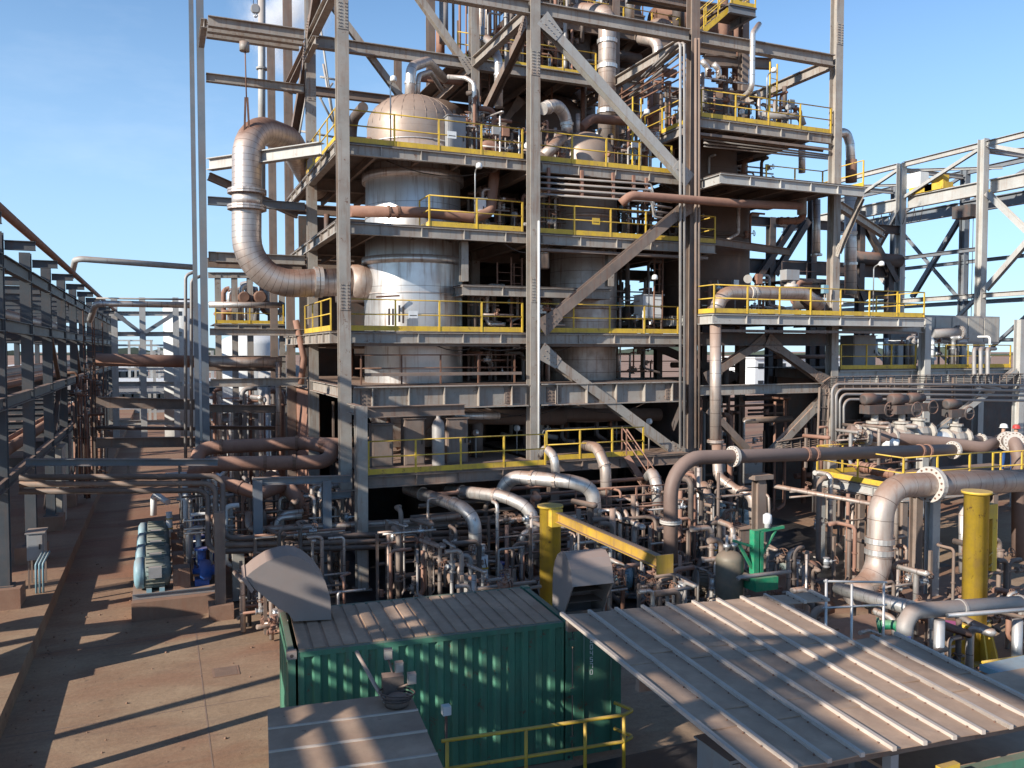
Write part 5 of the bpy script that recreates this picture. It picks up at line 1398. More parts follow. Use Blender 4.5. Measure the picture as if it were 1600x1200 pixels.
# stuff in the bay left of the tower: horizontals and pipes
for k, (py_, Yd, h, m, kind, lab) in enumerate((
    (565, 34, .42, 'clad_red', 't', 'thick dusty pipe ending at the second-row column'),
    (572, 34.6, .36, 'steel_brown', 'i', 'dusty beam under the thick pipe in the left bay'),
    (638, 34, .3, 'steel_brown', 'i', 'rust-dusted beam halfway down the left bay'),
    (668, 34.4, .14, 'steel_rust', 'i', 'thin rusty beam low in the left bay'),
    (476, 36, .26, 'clad', 't', 'pale pipe crossing behind the great clad bend'))):
    a, b = P(326, py_, Y=Yd), P(440 if k else 440, py_ + 1, Y=Yd)
    if kind == 't': pipe(lab, m, h / 2, [a, b])
    else: tag(beam(None, a, b, h, .3, m, name='cross_beam'), lab, 'beam')
pipe('dusty downpipe left of the second-row column', 'clad_red', .11, [(435, 565, 33.8), (435, 690, 33.8)])
pipe('sloping rust pipes beside the second-row column', 'pipe_rust', .12, [(462, 500, 33), (475, 560, 33), (470, 600, 33)])
# red-brown U-bend pipes lower left
pipe('big red-brown pipe making a U-bend below the left bay', 'pipe_rust', .24, [(300, 760, 28.8), (312, 700, 30.8), (480, 692, 30.2), (520, 700, 28.6), (512, 722, 27.9), (330, 725, 28.2), (300, 745, 28.4)], bands=[(1, .2), (1, .9), (4, .3), (4, .55)], bend=.5, bmat='steel_rust')
pipe('red-brown pipe slanting below the U-bend', 'pipe_rust', .2, [(345, 752, 27.5), (405, 772, 26.8), (440, 760, 27.6)], bands=[(0, .5)], bend=.3)
pipe('thick red-brown elbow dropping into the shade', 'pipe_rust', .24, [(420, 745, 28.5), (462, 772, 27.4), (478, 840, 27.4)], bend=.5)
pipe('rusty pipe leading from the U-bend to the deck', 'pipe_rust', .2, [(500, 692, 29), (545, 694, 28.5)])
lf = thing('low_frame', 'low grey pipe stand frame in the shade left of the portal post', 'steel frame', (3.2, 25.6, 0))
for px_ in (402, 510):
    a = P(px_, 750, Y=25.6); column(lf, a.x, 25.6, .1, a.z, .26, 'steel_blue')
beam(lf, P(395, 752, Y=25.6), P(548, 748, Y=25.6), .22, .2, 'steel_blue')
beam(lf, P(505, 775, Y=25.7), P(548, 772, Y=25.7), .2, .2, 'steel_blue')
# blue pump sets with teal motors on plinths
for k in range(4):
    lab = ('front-most teal motor pump with blue casing on the plinth', 'second teal motor pump from the front', 'third teal motor pump from the front', 'rear-most teal motor pump of the row')[k]
    y = 25.9 + 1.75 * k
    o = MB().box(-.85, 1.4, y - .72, y + .5, 0, .52)
    tag(o.build('pump_plinth', M['concrete']), ('red-stained concrete plinth under the front-most motor pump', 'concrete plinth under the second motor pump', 'concrete plinth under the third motor pump', 'concrete plinth under the rear-most motor pump')[k], 'plinth', 'pump plinths')
    pump_set(lab, V((.22, y, .522)), 0, 1.0, group='motor pumps by the road')
    manifold(('front-most', 'second', 'third', 'rear-most')[k] + ' cluster of white and silver valves rising behind the motor pumps', .55, 2.0, y + .25, y + .9, .55, 2.9 + .4 * k, 8, .07, ('clad', 'galv', 'pipe_grey', 'offwhite', 'pipe_dark'), ('galv', 'offwhite', 'steel_brown', 'pipe_rust'), 'steel_rust', seed=50 + k, valves=7)
pipe('white banded standpipe behind the motors', 'offwhite', .1, [(266, 850, 31), (264, 800, 31)], bands=[(0, .2), (0, .5), (0, .8)], bmat='yellow')
pipe('white hooked pipe beside the red road', 'offwhite', .12, [(240, 805, 36), (240, 770, 36), (262, 785, 35)], bend=.25)
ps = thing('side_post', 'dusty plate post at the right end of the motor plinth', 'support', P(350, 965, Z=0))
a = P(344, 965, Z=0); MB().box(a.x - .12, a.x + .16, a.y - .1, a.y + .2, .4, 3.0).build('post', M['steel_brown'], ps); MB().box(a.x - .3, a.x + .35, a.y - .3, a.y + .35, 0, .42).build('footing', M['concrete'], ps)
a = P(373, 940, Z=0); tag(MB().box(a.x - .17, a.x + .17, a.y - .1, a.y + .2, .05, 2.0).build('plate_post', M['cabinet']), 'pale flat plate post left of the grey bent duct', 'support')
# manifolds filling the front
FM = [
 (6.2, 9.0, 23.0, 24.6, .1, 3.0, 9, 'dark valve manifold under the horizontal pipes near the portal post'),
 (9.2, 11.4, 22.4, 23.8, .1, 3.0, 9, 'valve manifold with silver risers left of the jib pillar'),
 (9.9, 11.6, 20.6, 22.2, .1, 2.9, 9, 'valve manifold right of the yellow jib pillar'),
 (11.6, 13.2, 20.6, 22.8, .1, 3.0, 10, 'dense valve manifold below the yellow jib arm'),
 (13.6, 15.0, 20.8, 23.2, .1, 3.1, 10, 'dense valve manifold right of the big brown bend'),
 (14.6, 16.0, 19.4, 21.0, .1, 2.6, 9, 'valve manifold behind the olive tank'),
 (15.2, 17.2, 21.5, 24.5, .1, 3.6, 9, 'rust manifold left of the dark opening'),
 (18.6, 21.2, 17.6, 19.2, .1, 2.4, 9, 'rust manifold under the small pump platform'),
 (19.2, 21.5, 14.9, 16.3, .1, 2.6, 9, 'manifold right of the thick yellow pillar'),
 (20.0, 24.0, 20.0, 24.0, .1, 3.4, 12, 'shaded manifold at the right edge behind the yellow pillar'),
 (15.2, 17.0, 12.8, 14.2, .1, 1.7, 8, 'low grey manifold beside the canopy roof'),
 (12.9, 14.4, 14.4, 16.2, .1, 1.9, 8, 'low manifold between canopy and olive tank'),
 (2.2, 4.8, 26.2, 28.2, .1, 3.2, 12, 'dark tangled manifold in the shade below the U-bend pipes'),
 (2.4, 5.0, 23.6, 25.0, .1, 2.6, 8, 'dark manifold left of the portal post foot'),
]
for k, (x0, x1, y0, y1, z0, z1, n, lab) in enumerate(FM):
    manifold(lab, x0, x1, y0, y1, z0, z1, n, .075, ('pipe_rust', 'clad', 'pipe_dark', 'clad_red', 'steel_brown'), seed=80 + k, valves=6)
for k in range(7):
    z = 1.0 + k * .32
    pipe('horizontal small-bore line in the shaded rack behind the front bends, ' + ('lowest', 'second up', 'third up', 'fourth up', 'fifth up', 'sixth up', 'topmost')[k], random.choice(('pipe_rust', 'pipe_dark', 'steel_brown')), random.choice((.05, .07, .1)),
         [V((6.0 + .3 * k, 24.9 + .1 * k, z)), V((19.0 - .4 * k, 24.9 + .1 * k, z + .05))])
stair('rust-red steel stair right of the lower deck', V((17.6, 25.0, .3)), V((15.6, 26.2, 3.7)), .8, 'pipe_rust', V((.3, .9, 0)).normalized())
rr_ = thing('rust_railing', 'rust-red pipe railing at the foot of the stair', 'railing', (16, 24, 1.8))
for z in (2.35, 2.65, 2.95): MB().tube([V((12.6, 24.4, z)), V((17.0, 24.0, z))], .025, 6).build('rail', M['pipe_rust'], rr_)
for k in range(5): MB().bar(V((12.6 + 1.1 * k, 24.4 - .1 * k, .4)), V((12.6 + 1.1 * k, 24.4 - .1 * k, 2.95)), .05, .05).build('post', M['pipe_rust'], rr_)
# right yard: grey pipe with green and blue ends
pipe('long grey insulated pipe with silver elbow across the right foreground', 'pipe_grey', .17, [(1660, 938, 12.6), (1425, 955, 12.6), (1414, 975, 12.6), (1413, 1000, 12.6)], bend=.3, bands=[(0, .3), (0, .7)])
pipe('blue coupling below the silver elbow', 'blue', .17, [(1413, 990, 12.6), (1413, 1012, 12.6)])
pipe('green pipe joining the blue coupling', 'gpaint', .11, [(1408, 990, 12.65), (1404, 975, 12.9), (1370, 977, 13.2)], flanges=[(1, .9)], bend=.2, fmat='gpaint')
pipe('grey pipe running back from the silver elbow', 'clad', .16, [(1425, 950, 12.9), (1340, 928, 15.0), (1310, 920, 16.0)], bend=.3)
pipe('thin tube under the long grey pipe', 'galv', .05, [(1480, 962, 12.4), (1660, 948, 12.2)])
for px_, y_, lab in ((1468, 12.5, 'silver post left of the thick yellow pillar'), (1590, 12.6, 'silver post at the right edge under the grey pipe')):
    a = P(px_, 968, Y=y_); tag(MB().cyl(V((a.x, y_, 0)), V((a.x, y_, a.z)), .11, 12).build('pipe_post', M['galv']), lab, 'support')
tb = thing('scaffold_railing', 'thin grey scaffold rails beside the canopy roof', 'railing', (13, 13, 0))
for px_, y0, y1 in ((1331, 1010, 912), (1381, 1000, 910), (1291, 1000, 905)):
    a, b = P(px_, y0, Y=12.8), P(px_, y1, Y=12.8); MB().cyl(V((a.x, a.y, 0)), b, .028, 6).build('post', M['galv'], tb)
MB().cyl(P(1288, 908, Y=12.8), P(1385, 910, Y=12.8), .025, 6).build('rail', M['galv'], tb); MB().cyl(P(1285, 950, Y=12.8), P(1385, 945, Y=12.8), .025, 6).build('rail', M['galv'], tb)
dm = thing('drum', 'magenta-topped drum at the foot of the silver post', 'drum', P(1485, 1010, Z=0))
dp = P(1485, 1012, Z=0); MB().rev(dp, ZUP, [(.28, 0), (.28, .55), (.25, .6)], 16).build('body', M['steel_brown'], dm); MB().rev(dp + ZUP * .6, ZUP, [(.24, 0), (.24, .03)], 16).build('lid', M['magenta'], dm)
tag(MB().box(14.9, 16.8, 14.6, 16.0, .01, .75).build('concrete_block', M['concrete']), 'low red-stained concrete block behind the grey pipe', 'plinth')
o = MB().box(19.3, 23.5, 15.8, 18.5, .01, .5); tag(o.build('machine_plinth', M['concrete']), 'wide concrete plinth right of the thick yellow pillar', 'plinth')
bnd = thing('bund_pile', 'red-brown sloping spoil heap in the dark opening', 'spoil heap', (16.5, 18.4, 0))
mb = MB(); mb.rev(V((17.0, 19.6, 0)), ZUP, [(1.6, 0), (1.1, .45), (.4, .8), (.01, .85)], 12); mb.build('heap', M['dirt'], bnd)
cabinet('dusty beige box unit in the dark opening', 17.6, 18.3, 22.3, 23.0, .1, 1.6, 'steel_brown', 'equipment_box')

# ------------------------------------------------------------------ crane gantry on the far right
gn = thing('crane_gantry', 'pale grey overhead crane gantry on the far right', 'gantry', (42, 35, 0))
for x, y, zt_ in ((42, 32.6, 19.2), (42, 38.1, 19.0), (42, 27.2, 19.3), (47.5, 32.6, 19.2), (47.5, 38.1, 19.2), (47.5, 27.2, 19.2), (42, 43.6, 19), (47.5, 43.6, 19)):
    column(gn, x, y, .2, zt_, .42, 'pale' if x < 45 else 'steel_blue')
for x in (42, 47.5):
    m = 'pale' if x < 45 else 'steel_blue'
    for a, b in ((27.4, 32.4), (32.8, 37.9), (38.3, 43.4), (43.8, 49)):
        beam(gn, V((x, a, 18.9)), V((x, b, 18.9)), .3, .26, m)
        beam(gn, V((x + (.35 if x < 45 else -.35), a, 16.6)), V((x + (.35 if x < 45 else -.35), b, 16.6)), .75, .35, m)
        beam(gn, V((x, a, 10.6)), V((x, b, 10.6)), .26, .22, m)
    beam(gn, V((x, 32.3, 16.2)), V((x, 27.4, 11.2)), .28, .28, m, 'i', ux, 'brace'); beam(gn, V((x, 32.3, 10.9)), V((x, 27.4, 15.8)), .28, .28, m, 'i', ux, 'brace')
    beam(gn, V((x, 38.3, 16.2)), V((x, 42, 11.2)), .28, .28, m, 'i', ux, 'brace')
    beam(gn, V((x, 32.3, 18.8)), V((x, 27.4, 16.9)), .2, .2, m, 'i', ux, 'brace')
for y in (27.2, 32.6, 38.1, 43.6):
    beam(gn, V((42.25, y, 18.6)), V((47.3, y, 18.6)), .26, .2, 'pale'); beam(gn, V((42.25, y, 18.6)), V((47.3, y - 2.7, 18.65)), .16, .16, 'pale', 'i', ZUP, 'brace')
cr = thing('bridge_crane', 'yellow bridge crane trolley with white box on the gantry', 'crane', (44, 36, 17))
MB().box(42.1, 47.4, 36.0, 36.5, 16.98, 17.4).build('bridge_girder', M['yellow'], cr)
MB().box(42.1, 42.9, 35.2, 37.6, 17.0, 17.4).build('end_carriage', M['yellow'], cr)
MB().box(42.2, 42.9, 36.9, 37.9, 17.42, 18.3).build('control_box', M['offwhite'], cr)
MB().box(42.3, 42.8, 35.4, 36.2, 17.42, 17.85).build('drive', M['yellow'], cr)
MB().box(42.6, 43.6, 33.8, 35.0, 15.2, 15.9).build('hoist', M['steel_dark'], cr)
for dy in (0, .25, .75): MB().cyl(V((43.1, 34.0 + dy, 15.2)), V((43.1, 34.0 + dy, 9.4)), .02, 5).build('rope', M['black'], cr)
MB().rev(V((43.1, 34.2, 8.8)), ZUP, [(.05, 0), (.16, .1), (.18, .5), (.05, .7)], 10).build('hook_block', M['steel_rust'], cr)
fs = thing('festoon_cable', 'drooping black festoon cable under the crane runway', 'cable', (42.1, 40, 15))
for k in range(10):
    y0 = 36.4 + k * .62
    MB().tube([V((41.9, y0 + .62 * t, 16.1 - .9 * (1 - (2 * t - 1) ** 2))) for t in (0, .15, .3, .5, .7, .85, 1)], .018, 5, .1).build('loop', M['black'], fs)

# conduits and trays on the right wall
for k in range(4):
    yy = 600 + k * 8
    pipe(('top', 'second', 'third', 'bottom')[k] + ' conduit of the rack above the motorised valves', 'pipe_grey', .055, [(1300 + 6 * k, 700 - 4 * k, 25.2), (1300 + 6 * k, yy, 25.2), (1392, yy, 25.2), (1600, yy + 2, 25.2)], bend=.35)
cable_tray('dusty cable tray dropping in an S beside the right-hand deck', [P(1600, 592, Y=26.3), P(1300, 598, Y=26.3), P(1288, 606, Y=26.2), P(1285, 688, Y=26.0), P(1215, 700, Y=25.8)], .5, 'steel_brown', 6, V((0, 1, 0)))
for k, px_ in enumerate((1393, 1422, 1490)):
    tag(MB().bar(P(px_, 590, Y=25.3), P(px_, 628, Y=25.3), .1, .1).build('conduit_strut', M['steel_brown']), 'beige strut holding the conduit rack', 'strut', 'struts of the conduit rack')
for k, px_ in enumerate((1522, 1532, 1543)):
    pipe(('left', 'middle', 'right')[k] + ' grey conduit hooking over the girder walkway', 'pipe_grey', .09, [(px_ + 12, 545, 27.6), (px_, 545, 26.5), (px_, 606 - k * 4, 26.4), (px_ + 30, 612 - k * 4, 26.4)], bend=.2)
manifold('valve tangle behind the girder walkway', 31.5, 37, 28, 31, 6.8, 8.6, 14, .09, ('pipe_grey', 'galv', 'offwhite', 'pipe_rust'), seed=131, valves=8)
pipe('grey horizontal pipe behind the girder walkway', 'pipe_grey', .25, [(1455, 520, 29), (1500, 520, 29)], flanges=[(0, .95)], fmat='pipe_grey')
cabinet('big grey cabinet behind the walkway rail', 28.2, 29.5, 28.0, 28.8, 6.8, 8.2, 'cabinet_grey')
manifold('shaded manifold inside the valve house', 27, 36, 29, 32.5, .2, 4.5, 16, .12, ('pipe_rust', 'pipe_dark', 'pipe_grey'), seed=133, valves=6)

# two workers by the right-hand flanges
platform('yellow-railed standing platform at the right edge', 26.6, 31.2, 20.0, 23.6, 2.95, 'f', [[(26.65, 20.05), (31.1, 20.05)]], mat=M['pale'], bh=.22, toe=False)
def person(label, p, rz, shirt, trousers, helmet):
    xf = Matrix.Translation(p) @ Matrix.Rotation(rz, 4, 'Z')
    def skin(name, pts, edges, radii, mat, parent, root=0):
        me = bpy.data.meshes.new(name)
        me.from_pydata([tuple(xf @ V(a) - OFF[parent.name]) if parent else tuple(V(a)) for a in pts], edges, [])
        o = bpy.data.objects.new(name, me); col.objects.link(o)
        if parent: o.parent = parent; OFF[o.name] = OFF[parent.name]
        me.materials.append(mat)
        s = o.modifiers.new('skin', 'SKIN'); s.use_smooth_shade = True
        for i, r in enumerate(radii):
            me.skin_vertices[0].data[i].radius = (r, r * .85)
            me.skin_vertices[0].data[i].use_root = (i == root)
        o.modifiers.new('sub', 'SUBSURF').render_levels = 1
        return o
    t = thing('person', label, 'person', p)
    pts = [(0, 0, .95), (0, 0, 1.2), (0, 0, 1.42), (0, 0, 1.52), (0, -.02, 1.62), (0, -.02, 1.74)]
    ed = [(0, 1), (1, 2), (2, 3), (3, 4), (4, 5)]; ra = [.15, .14, .15, .055, .09, .07]
    for s in (-1, 1):
        n = len(pts); pts += [(s * .19, 0, 1.42), (s * .25, .02, 1.15), (s * .2, -.2, 1.0), (s * .16, -.3, 1.02)]; ed += [(2, n), (n, n + 1), (n + 1, n + 2), (n + 2, n + 3)]; ra += [.065, .05, .04, .035]
        n = len(pts); pts += [(s * .1, 0, .88), (s * .11, -.02, .5), (s * .11, .02, .1), (s * .11, -.12, .05)]; ed += [(0, n), (n, n + 1), (n + 1, n + 2), (n + 2, n + 3)]; ra += [.1, .065, .045, .04]
    skin('body', pts, ed, ra, M['skin'], t)
    sp_ = [pts[0], pts[1], pts[2], (0, 0, 1.48)] + [pts[6], pts[7], pts[8], pts[14], pts[15], pts[16]]
    skin('shirt', sp_, [(0, 1), (1, 2), (2, 3), (2, 4), (4, 5), (5, 6), (2, 7), (7, 8), (8, 9)], [.17, .16, .17, .08, .085, .065, .055, .085, .065, .055], M[shirt], t)
    skin('trousers', [pts[0], pts[10], pts[11], pts[12], pts[18], pts[19], pts[20]], [(0, 1), (1, 2), (2, 3), (0, 4), (4, 5), (5, 6)], [.17, .12, .085, .07, .12, .085, .07], M[trousers], t)
    hm = MB(xf); hm.rev(V((0, -.02, 1.70)), ZUP, [(.17, -.01), (.135, .0), (.135, .04), (.12, .1), (.07, .14), (.001, .15)], 16); hm.build('helmet', M[helmet], t)
    return t
manifold('valve tangle crowding the small pump platform', 22.4, 26, 22.0, 24.6, 3.12, 5.0, 12, .07, ('pipe_grey', 'galv', 'clad_red', 'pipe_rust', 'pipe_dark'), seed=611, valves=9)
a = P(1567, 690, Y=21.6)
person('worker in white helmet and blue clothes behind the doubled flange', V((a.x, 21.6, 2.96)), .6, 'cloth', 'cloth', 'offwhite')
a = P(1587, 690, Y=21.2)
person('worker in red helmet and yellow shirt at the right edge', V((a.x, 21.2, 2.96)), -.4, 'hivis', 'cloth', 'redpaint')

# extra low-level clutter in the front yard
for k, (x0, x1, y0, y1, z1, lab) in enumerate((
    (7.0, 8.8, 21.2, 22.8, 2.2, 'low rusty valve bank in the shade behind the container'),
    (10.4, 12.2, 23.6, 25.0, 2.6, 'rusty valve bank under the arched silver pipe'),
    (12.4, 13.4, 19.0, 20.2, 1.9, 'low valve bank left of the big brown pipe foot'),
    (13.9, 15.2, 18.6, 19.6, 1.7, 'low valve bank between brown pipe foot and olive tank'),
    (16.2, 17.4, 17.8, 19.4, 1.9, 'low valve bank right of the green machine'),
    (17.2, 18.6, 15.6, 17.0, 1.8, 'low valve bank behind the fat gooseneck foot'),
    (18.8, 20.6, 13.0, 14.4, 1.6, 'low valve bank right of the thick yellow pillar base'),
    (13.6, 15.0, 12.2, 13.6, 1.3, 'low grey valve bank beyond the canopy notch'),
    (11.4, 12.6, 17.2, 18.6, 1.8, 'low valve bank below the end of the jib arm'),
    (2.4, 4.4, 21.0, 22.6, 1.6, 'low dusty valve bank left of the container duct'))):
    manifold(lab, x0, x1, y0, y1, .05, z1, 9, .06, ('pipe_rust', 'clad', 'pipe_dark', 'clad_red', 'pipe_grey', 'steel_brown'), seed=500 + k, valves=8)
rgh = random.Random(5)
for k, (x, y, m, lab) in enumerate(((10.6, 18.2, 'black', 'black hose snaking behind the hood'), (14.8, 16.4, 'black', 'black hose loops beyond the canopy'), (16.4, 13.2, 'pipe_rust', 'rusty hose beside the concrete block'), (4.4, 20.4, 'redpaint', 'red hose heap by the container duct'))):
    q = [V((x + .5 * math.cos(t_ * 1.7) + .12 * t_, y + .4 * math.sin(t_ * 1.7), .05 + .02 * (t_ % 3))) for t_ in range(9)]
    tag(MB().tube(q, .035, 6, .25).build('hose', M[m]), lab, 'hose')

# small-bore runs and cabling strung along the tower base
rgq = random.Random(41)
for k in range(26):
    y = rgq.uniform(22.5, 26.4); z = rgq.uniform(.5, 3.1); x0 = rgq.uniform(5.5, 15); x1 = min(20, x0 + rgq.uniform(1.5, 5))
    m = rgq.choice(('pipe_rust', 'pipe_dark', 'clad_red', 'steel_brown', 'pipe_grey')); r = rgq.choice((.03, .045, .06, .09))
    q = [V((x0, y, rgq.uniform(.1, z))), V((x0, y, z)), V((x1, y, z)), V((x1, y - rgq.uniform(.2, .8), z)), V((x1, y - .5, z - rgq.uniform(.2, z - .1)))]
    pipe('small-bore pipe with several bends strung along the tower base', m, r, q, group='small-bore pipes along the tower base')
for k in range(14):
    x = rgq.uniform(6.2, 18.2); z0 = rgq.choice((14.0, 11.4, 7.9, 5.5)); y = 27.5 + rgq.uniform(0, .6); L_ = rgq.uniform(1.5, 4)
    q = [V((x + L_ * t_ / 6, y, z0 - .35 * (1 - (t_ / 3 - 1) ** 2))) for t_ in range(7)]
    tag(MB().tube(q, .02, 5, .1).build('slung_cable', M['black']), 'black cable sagging under a deck of the tower front', 'cable', 'cables slung under the decks')

for k, (x0, x1, y0, y1, z1, lab) in enumerate((
    (1.9, 3.2, 22.6, 23.8, 2.2, 'tangled valve bank between motor plinth and container duct'),
    (2.2, 4.0, 28.4, 30.0, 3.4, 'tangled valve bank below the U-bend, rear'),
    (4.2, 5.4, 25.8, 27.4, 3.0, 'tangled valve bank beside the low pipe stand'),
    (5.8, 7.4, 22.6, 24.2, 2.6, 'tangled valve bank in front of the portal post'),
    (7.2, 8.8, 19.2, 20.6, 2.0, 'tangled valve bank just behind the container roof'),
    (3.6, 5.4, 18.6, 20.0, 1.7, 'tangled valve bank behind the container duct'),
    (10.2, 11.6, 19.4, 20.4, 2.2, 'tangled valve bank under the jib arm root'),
    (16.8, 18.2, 22.6, 24.4, 3.0, 'tangled valve bank at the foot of the rust-red stair'))):
    manifold(lab, x0, x1, y0, y1, .05, z1, 10, .06, ('pipe_rust', 'clad', 'pipe_dark', 'clad_red', 'pipe_grey', 'steel_brown'), seed=700 + k, valves=8)
for k in range(10):
    y = 26.0 + .35 * k; z = 1.0 + .22 * k
    pipe('thin line of the dark pipe web left of the portal post', rgq.choice(('pipe_dark', 'steel_brown', 'pipe_rust')), .035, [V((1.8, y, z)), V((2.4 + .25 * k, y, z)), V((2.4 + .25 * k, y - .6, z)), V((5.2, y - .6, z + rgq.uniform(-.4, .4)))], bend=.1, group='thin pipe web left of the portal')
for x in (42, 47.5):
    for a, b in (((32.9, 18.7), (37.9, 16.9)), ((38.3, 18.7), (43.4, 16.9)), ((38.3, 10.8), (43.4, 16.2)), ((32.9, 10.4), (37.8, 6.2)), ((38.3, 6.2), (43.4, 10.4))):
        beam(gn, V((x, a[0], a[1])), V((x, b[0], b[1])), .18, .18, 'pale' if x < 45 else 'steel_blue', 'i', ux, 'brace')
    for z in (8.2, 13.2): beam(gn, V((x, 32.8, z)), V((x, 43.4, z)), .22, .2, 'steel_blue')
# ------------------------------------------------------------------ foreground: green container, canopy, kiosk
CF = Matrix.Translation(V((1.85, 13.82, 0))) @ Matrix.Rotation(RAD(-4), 4, 'Z')
ct = thing('shipping_container', 'dark green corrugated shipping container in the foreground', 'container', CF @ V((3, 1.2, 0)))
CL, CW, CH = 5.05, 2.44, 2.6
def corrugated(mb, a, b, z0, z1, nrm, n, depth=.05):
    """trapezoid corrugation between a and b (vertical ribs), recessed along -nrm"""
    L_ = (b - a).length; d = (b - a) / L_
    pr = []
    for k in range(n):
        s = L_ * k / n; w = L_ / n
        pr += [(s + w * .0, 0), (s + w * .36, 0), (s + w * .5, -depth), (s + w * .86, -depth)]
    pr.append((L_, 0))
    base = len(mb.v)
    for s, e in pr:
        p = a + d * s + nrm * (e + random.uniform(-.006, .006))
        mb.v += [V((p.x, p.y, z0)), V((p.x, p.y, z1))]
    for i in range(len(pr) - 1):
        A = base + 2 * i
        mb.quadface([A, A + 2, A + 3, A + 1])
    return mb
mb = corrugated(MB(CF), V((.16, .012, 0)), V((CL - .16, .012, 0)), .16, CH - .11, V((0, -1, 0)), 18); mb.build('side_panel', M['green'], ct)
mb = corrugated(MB(CF), V((CL - .16, CW - .012, 0)), V((.16, CW - .012, 0)), .16, CH - .11, V((0, 1, 0)), 18); mb.build('side_panel', M['green'], ct)
mb = corrugated(MB(CF), V((.012, CW - .16, 0)), V((.012, .16, 0)), .16, CH - .11, V((-1, 0, 0)), 9); mb.build('end_panel', M['green'], ct)
MB(CF).box(CL - .06, CL - .01, .1, CW - .1, .15, CH - .1).build('door', M['green'], ct)
for y in (.06, CW - .06):
    MB(CF).box(.16, CL - .16, y - .05, y + .05, CH - .11, CH - .02).build('top_rail', M['green'], ct); MB(CF).box(.16, CL - .16, y - .05, y + .05, .02, .16).build('bottom_rail', M['green'], ct)
for x in (.06, CL - .06):
    MB(CF).box(x - .05, x + .05, .16, CW - .16, CH - .11, CH - .02).build('end_rail', M['green'], ct)
    for y in (.07, CW - .07):
        MB(CF).box(x - .06, x + .06, y - .065, y + .065, .12, CH - .12).build('corner_post', M['green'], ct)
        for z in (0, CH - .118):
            f = MB(CF); f.box(x - .08, x + .08, y - .08, y + .08, z, z + .118)
            cc = f.build('corner_casting', M['duct' if z > 1 and x < 1 else 'green'], ct)
            h = MB(CF); sgn = -1 if y < 1 else 1; h.rev(V((x, y + sgn * .0815, z + .059)), (0, 1, 0), [(.001, 0), (.03, .0), (.03, .002)], 10, False); h.build('hole', M['black'], cc)
n = 19
rm = MB(CF)
for k in range(n):
    x0, x1 = .17 + (CL - .34) * k / n, .17 + (CL - .34) * (k + 1) / n
    rm.box(x0 + .012, x1 - .045, .12, CW - .12, CH - .05, CH - .008 + (.004 if k % 2 else 0))
    rm.box(x1 - .045, x1 + .012, .12, CW - .12, CH - .05, CH - .028)
rm.build('roof_sheet', M['roofdust'], ct)
# painted serial number, one digit under the other
DG = {'0': 'abcdef', '2': 'abged', '4': 'fgbc', '5': 'afgcd', '7': 'abc'}
num = MB(CF)
def seg7(ch, x, z, w, h, y):
    t_ = .012; S = dict(a=(x, x + w, z + h - t_, z + h), g=(x, x + w, z + h / 2 - t_ / 2, z + h / 2 + t_ / 2), d=(x, x + w, z, z + t_), f=(x, x + t_, z + h / 2, z + h), e=(x, x + t_, z, z + h / 2), b=(x + w - t_, x + w, z + h / 2, z + h), c=(x + w - t_, x + w, z, z + h / 2))
    for s in DG[ch]: a_, b_, c_, d_ = S[s]; num.box(a_, b_, y - .004, y - .001, c_, d_)
for i, ch in enumerate('204570'): seg7(ch, CL + .33, 2.16 - .118 * i, .06, .092, -.062)
dl = MB(CF).box(CL + .02, CL + .97, -.06, .0, .08, CH - .1).build('open_door', M['green'], ct)
for x in (CL + .2, CL + .75):
    MB(CF).cyl(V((x, -.085, .1)), V((x, -.085, CH - .12)), .018, 6).build('locking_bar', M['green'], dl)
for z in (.4, 1.3, 2.2): MB(CF).box(CL - .06, CL + .06, -.075, -.02, z - .06, z + .06).build('hinge', M['green'], dl)
num.build('serial_number', M['lettering'], dl)

# curved grey duct on the container roof
dk = thing('bent_duct', 'large grey rectangular duct elbow on the left end of the container roof', 'duct', CF @ V((.8, 1.6, CH)))
CFi = CF.inverted()
def onplane(px, py, yl):
    """point of the sight line on the container's own plane y'=yl"""
    d = FWD + RGT * ((px - 800) / FPX) - UPV * ((py - 600) / FPX)
    o_, dd = CFi @ CAM, CFi.to_3x3() @ d
    return o_ + dd * ((yl - o_.y) / dd.y)
prof = [onplane(a, b, 1.45) for a, b in ((518, 968), (516, 933), (508, 908), (497, 893), (486, 882), (476, 875), (465, 870), (452, 868), (440, 870), (428, 873), (416, 878), (405, 885), (394, 893), (384, 902), (398, 920), (416, 935), (434, 950), (450, 958), (459, 971))]
mb = MB(CF); mb.prism(prof, V((0, .85, 0))); mb.build('elbow', M['duct'], dk)
lip = [onplane(a, b, 1.40) for a, b in ((384, 902), (394, 893), (390, 889), (379, 898))]
MB(CF).prism([onplane(a, b, 1.41) for a, b in ((397, 922), (383, 901), (378, 905), (393, 927))], V((0, .93, 0))).build('mouth_flange', M['duct'], dk)
hd = thing('vent_hood', 'grey curved vent hood on the right end of the container roof', 'duct', CF @ V((5.4, 1.7, CH)))
hp = [(1.05, 2.2), (1.05, 3.0), (1.02, 3.25), (.93, 3.48), (.8, 3.64), (.62, 3.73), (.42, 3.74), (.26, 3.66), (.14, 3.5), (.06, 3.2), (.45, 2.62), (.45, 2.2)]
HX0, HX1 = 5.08, 5.92
for x0_, x1_ in ((HX0, HX0 + .025), (HX1 - .025, HX1)):
    MB(CF).prism([V((x0_, y, z)) for y, z in hp], V((x1_ - x0_, 0, 0))).build('cheek', M['duct'], hd)
mb = MB(CF)
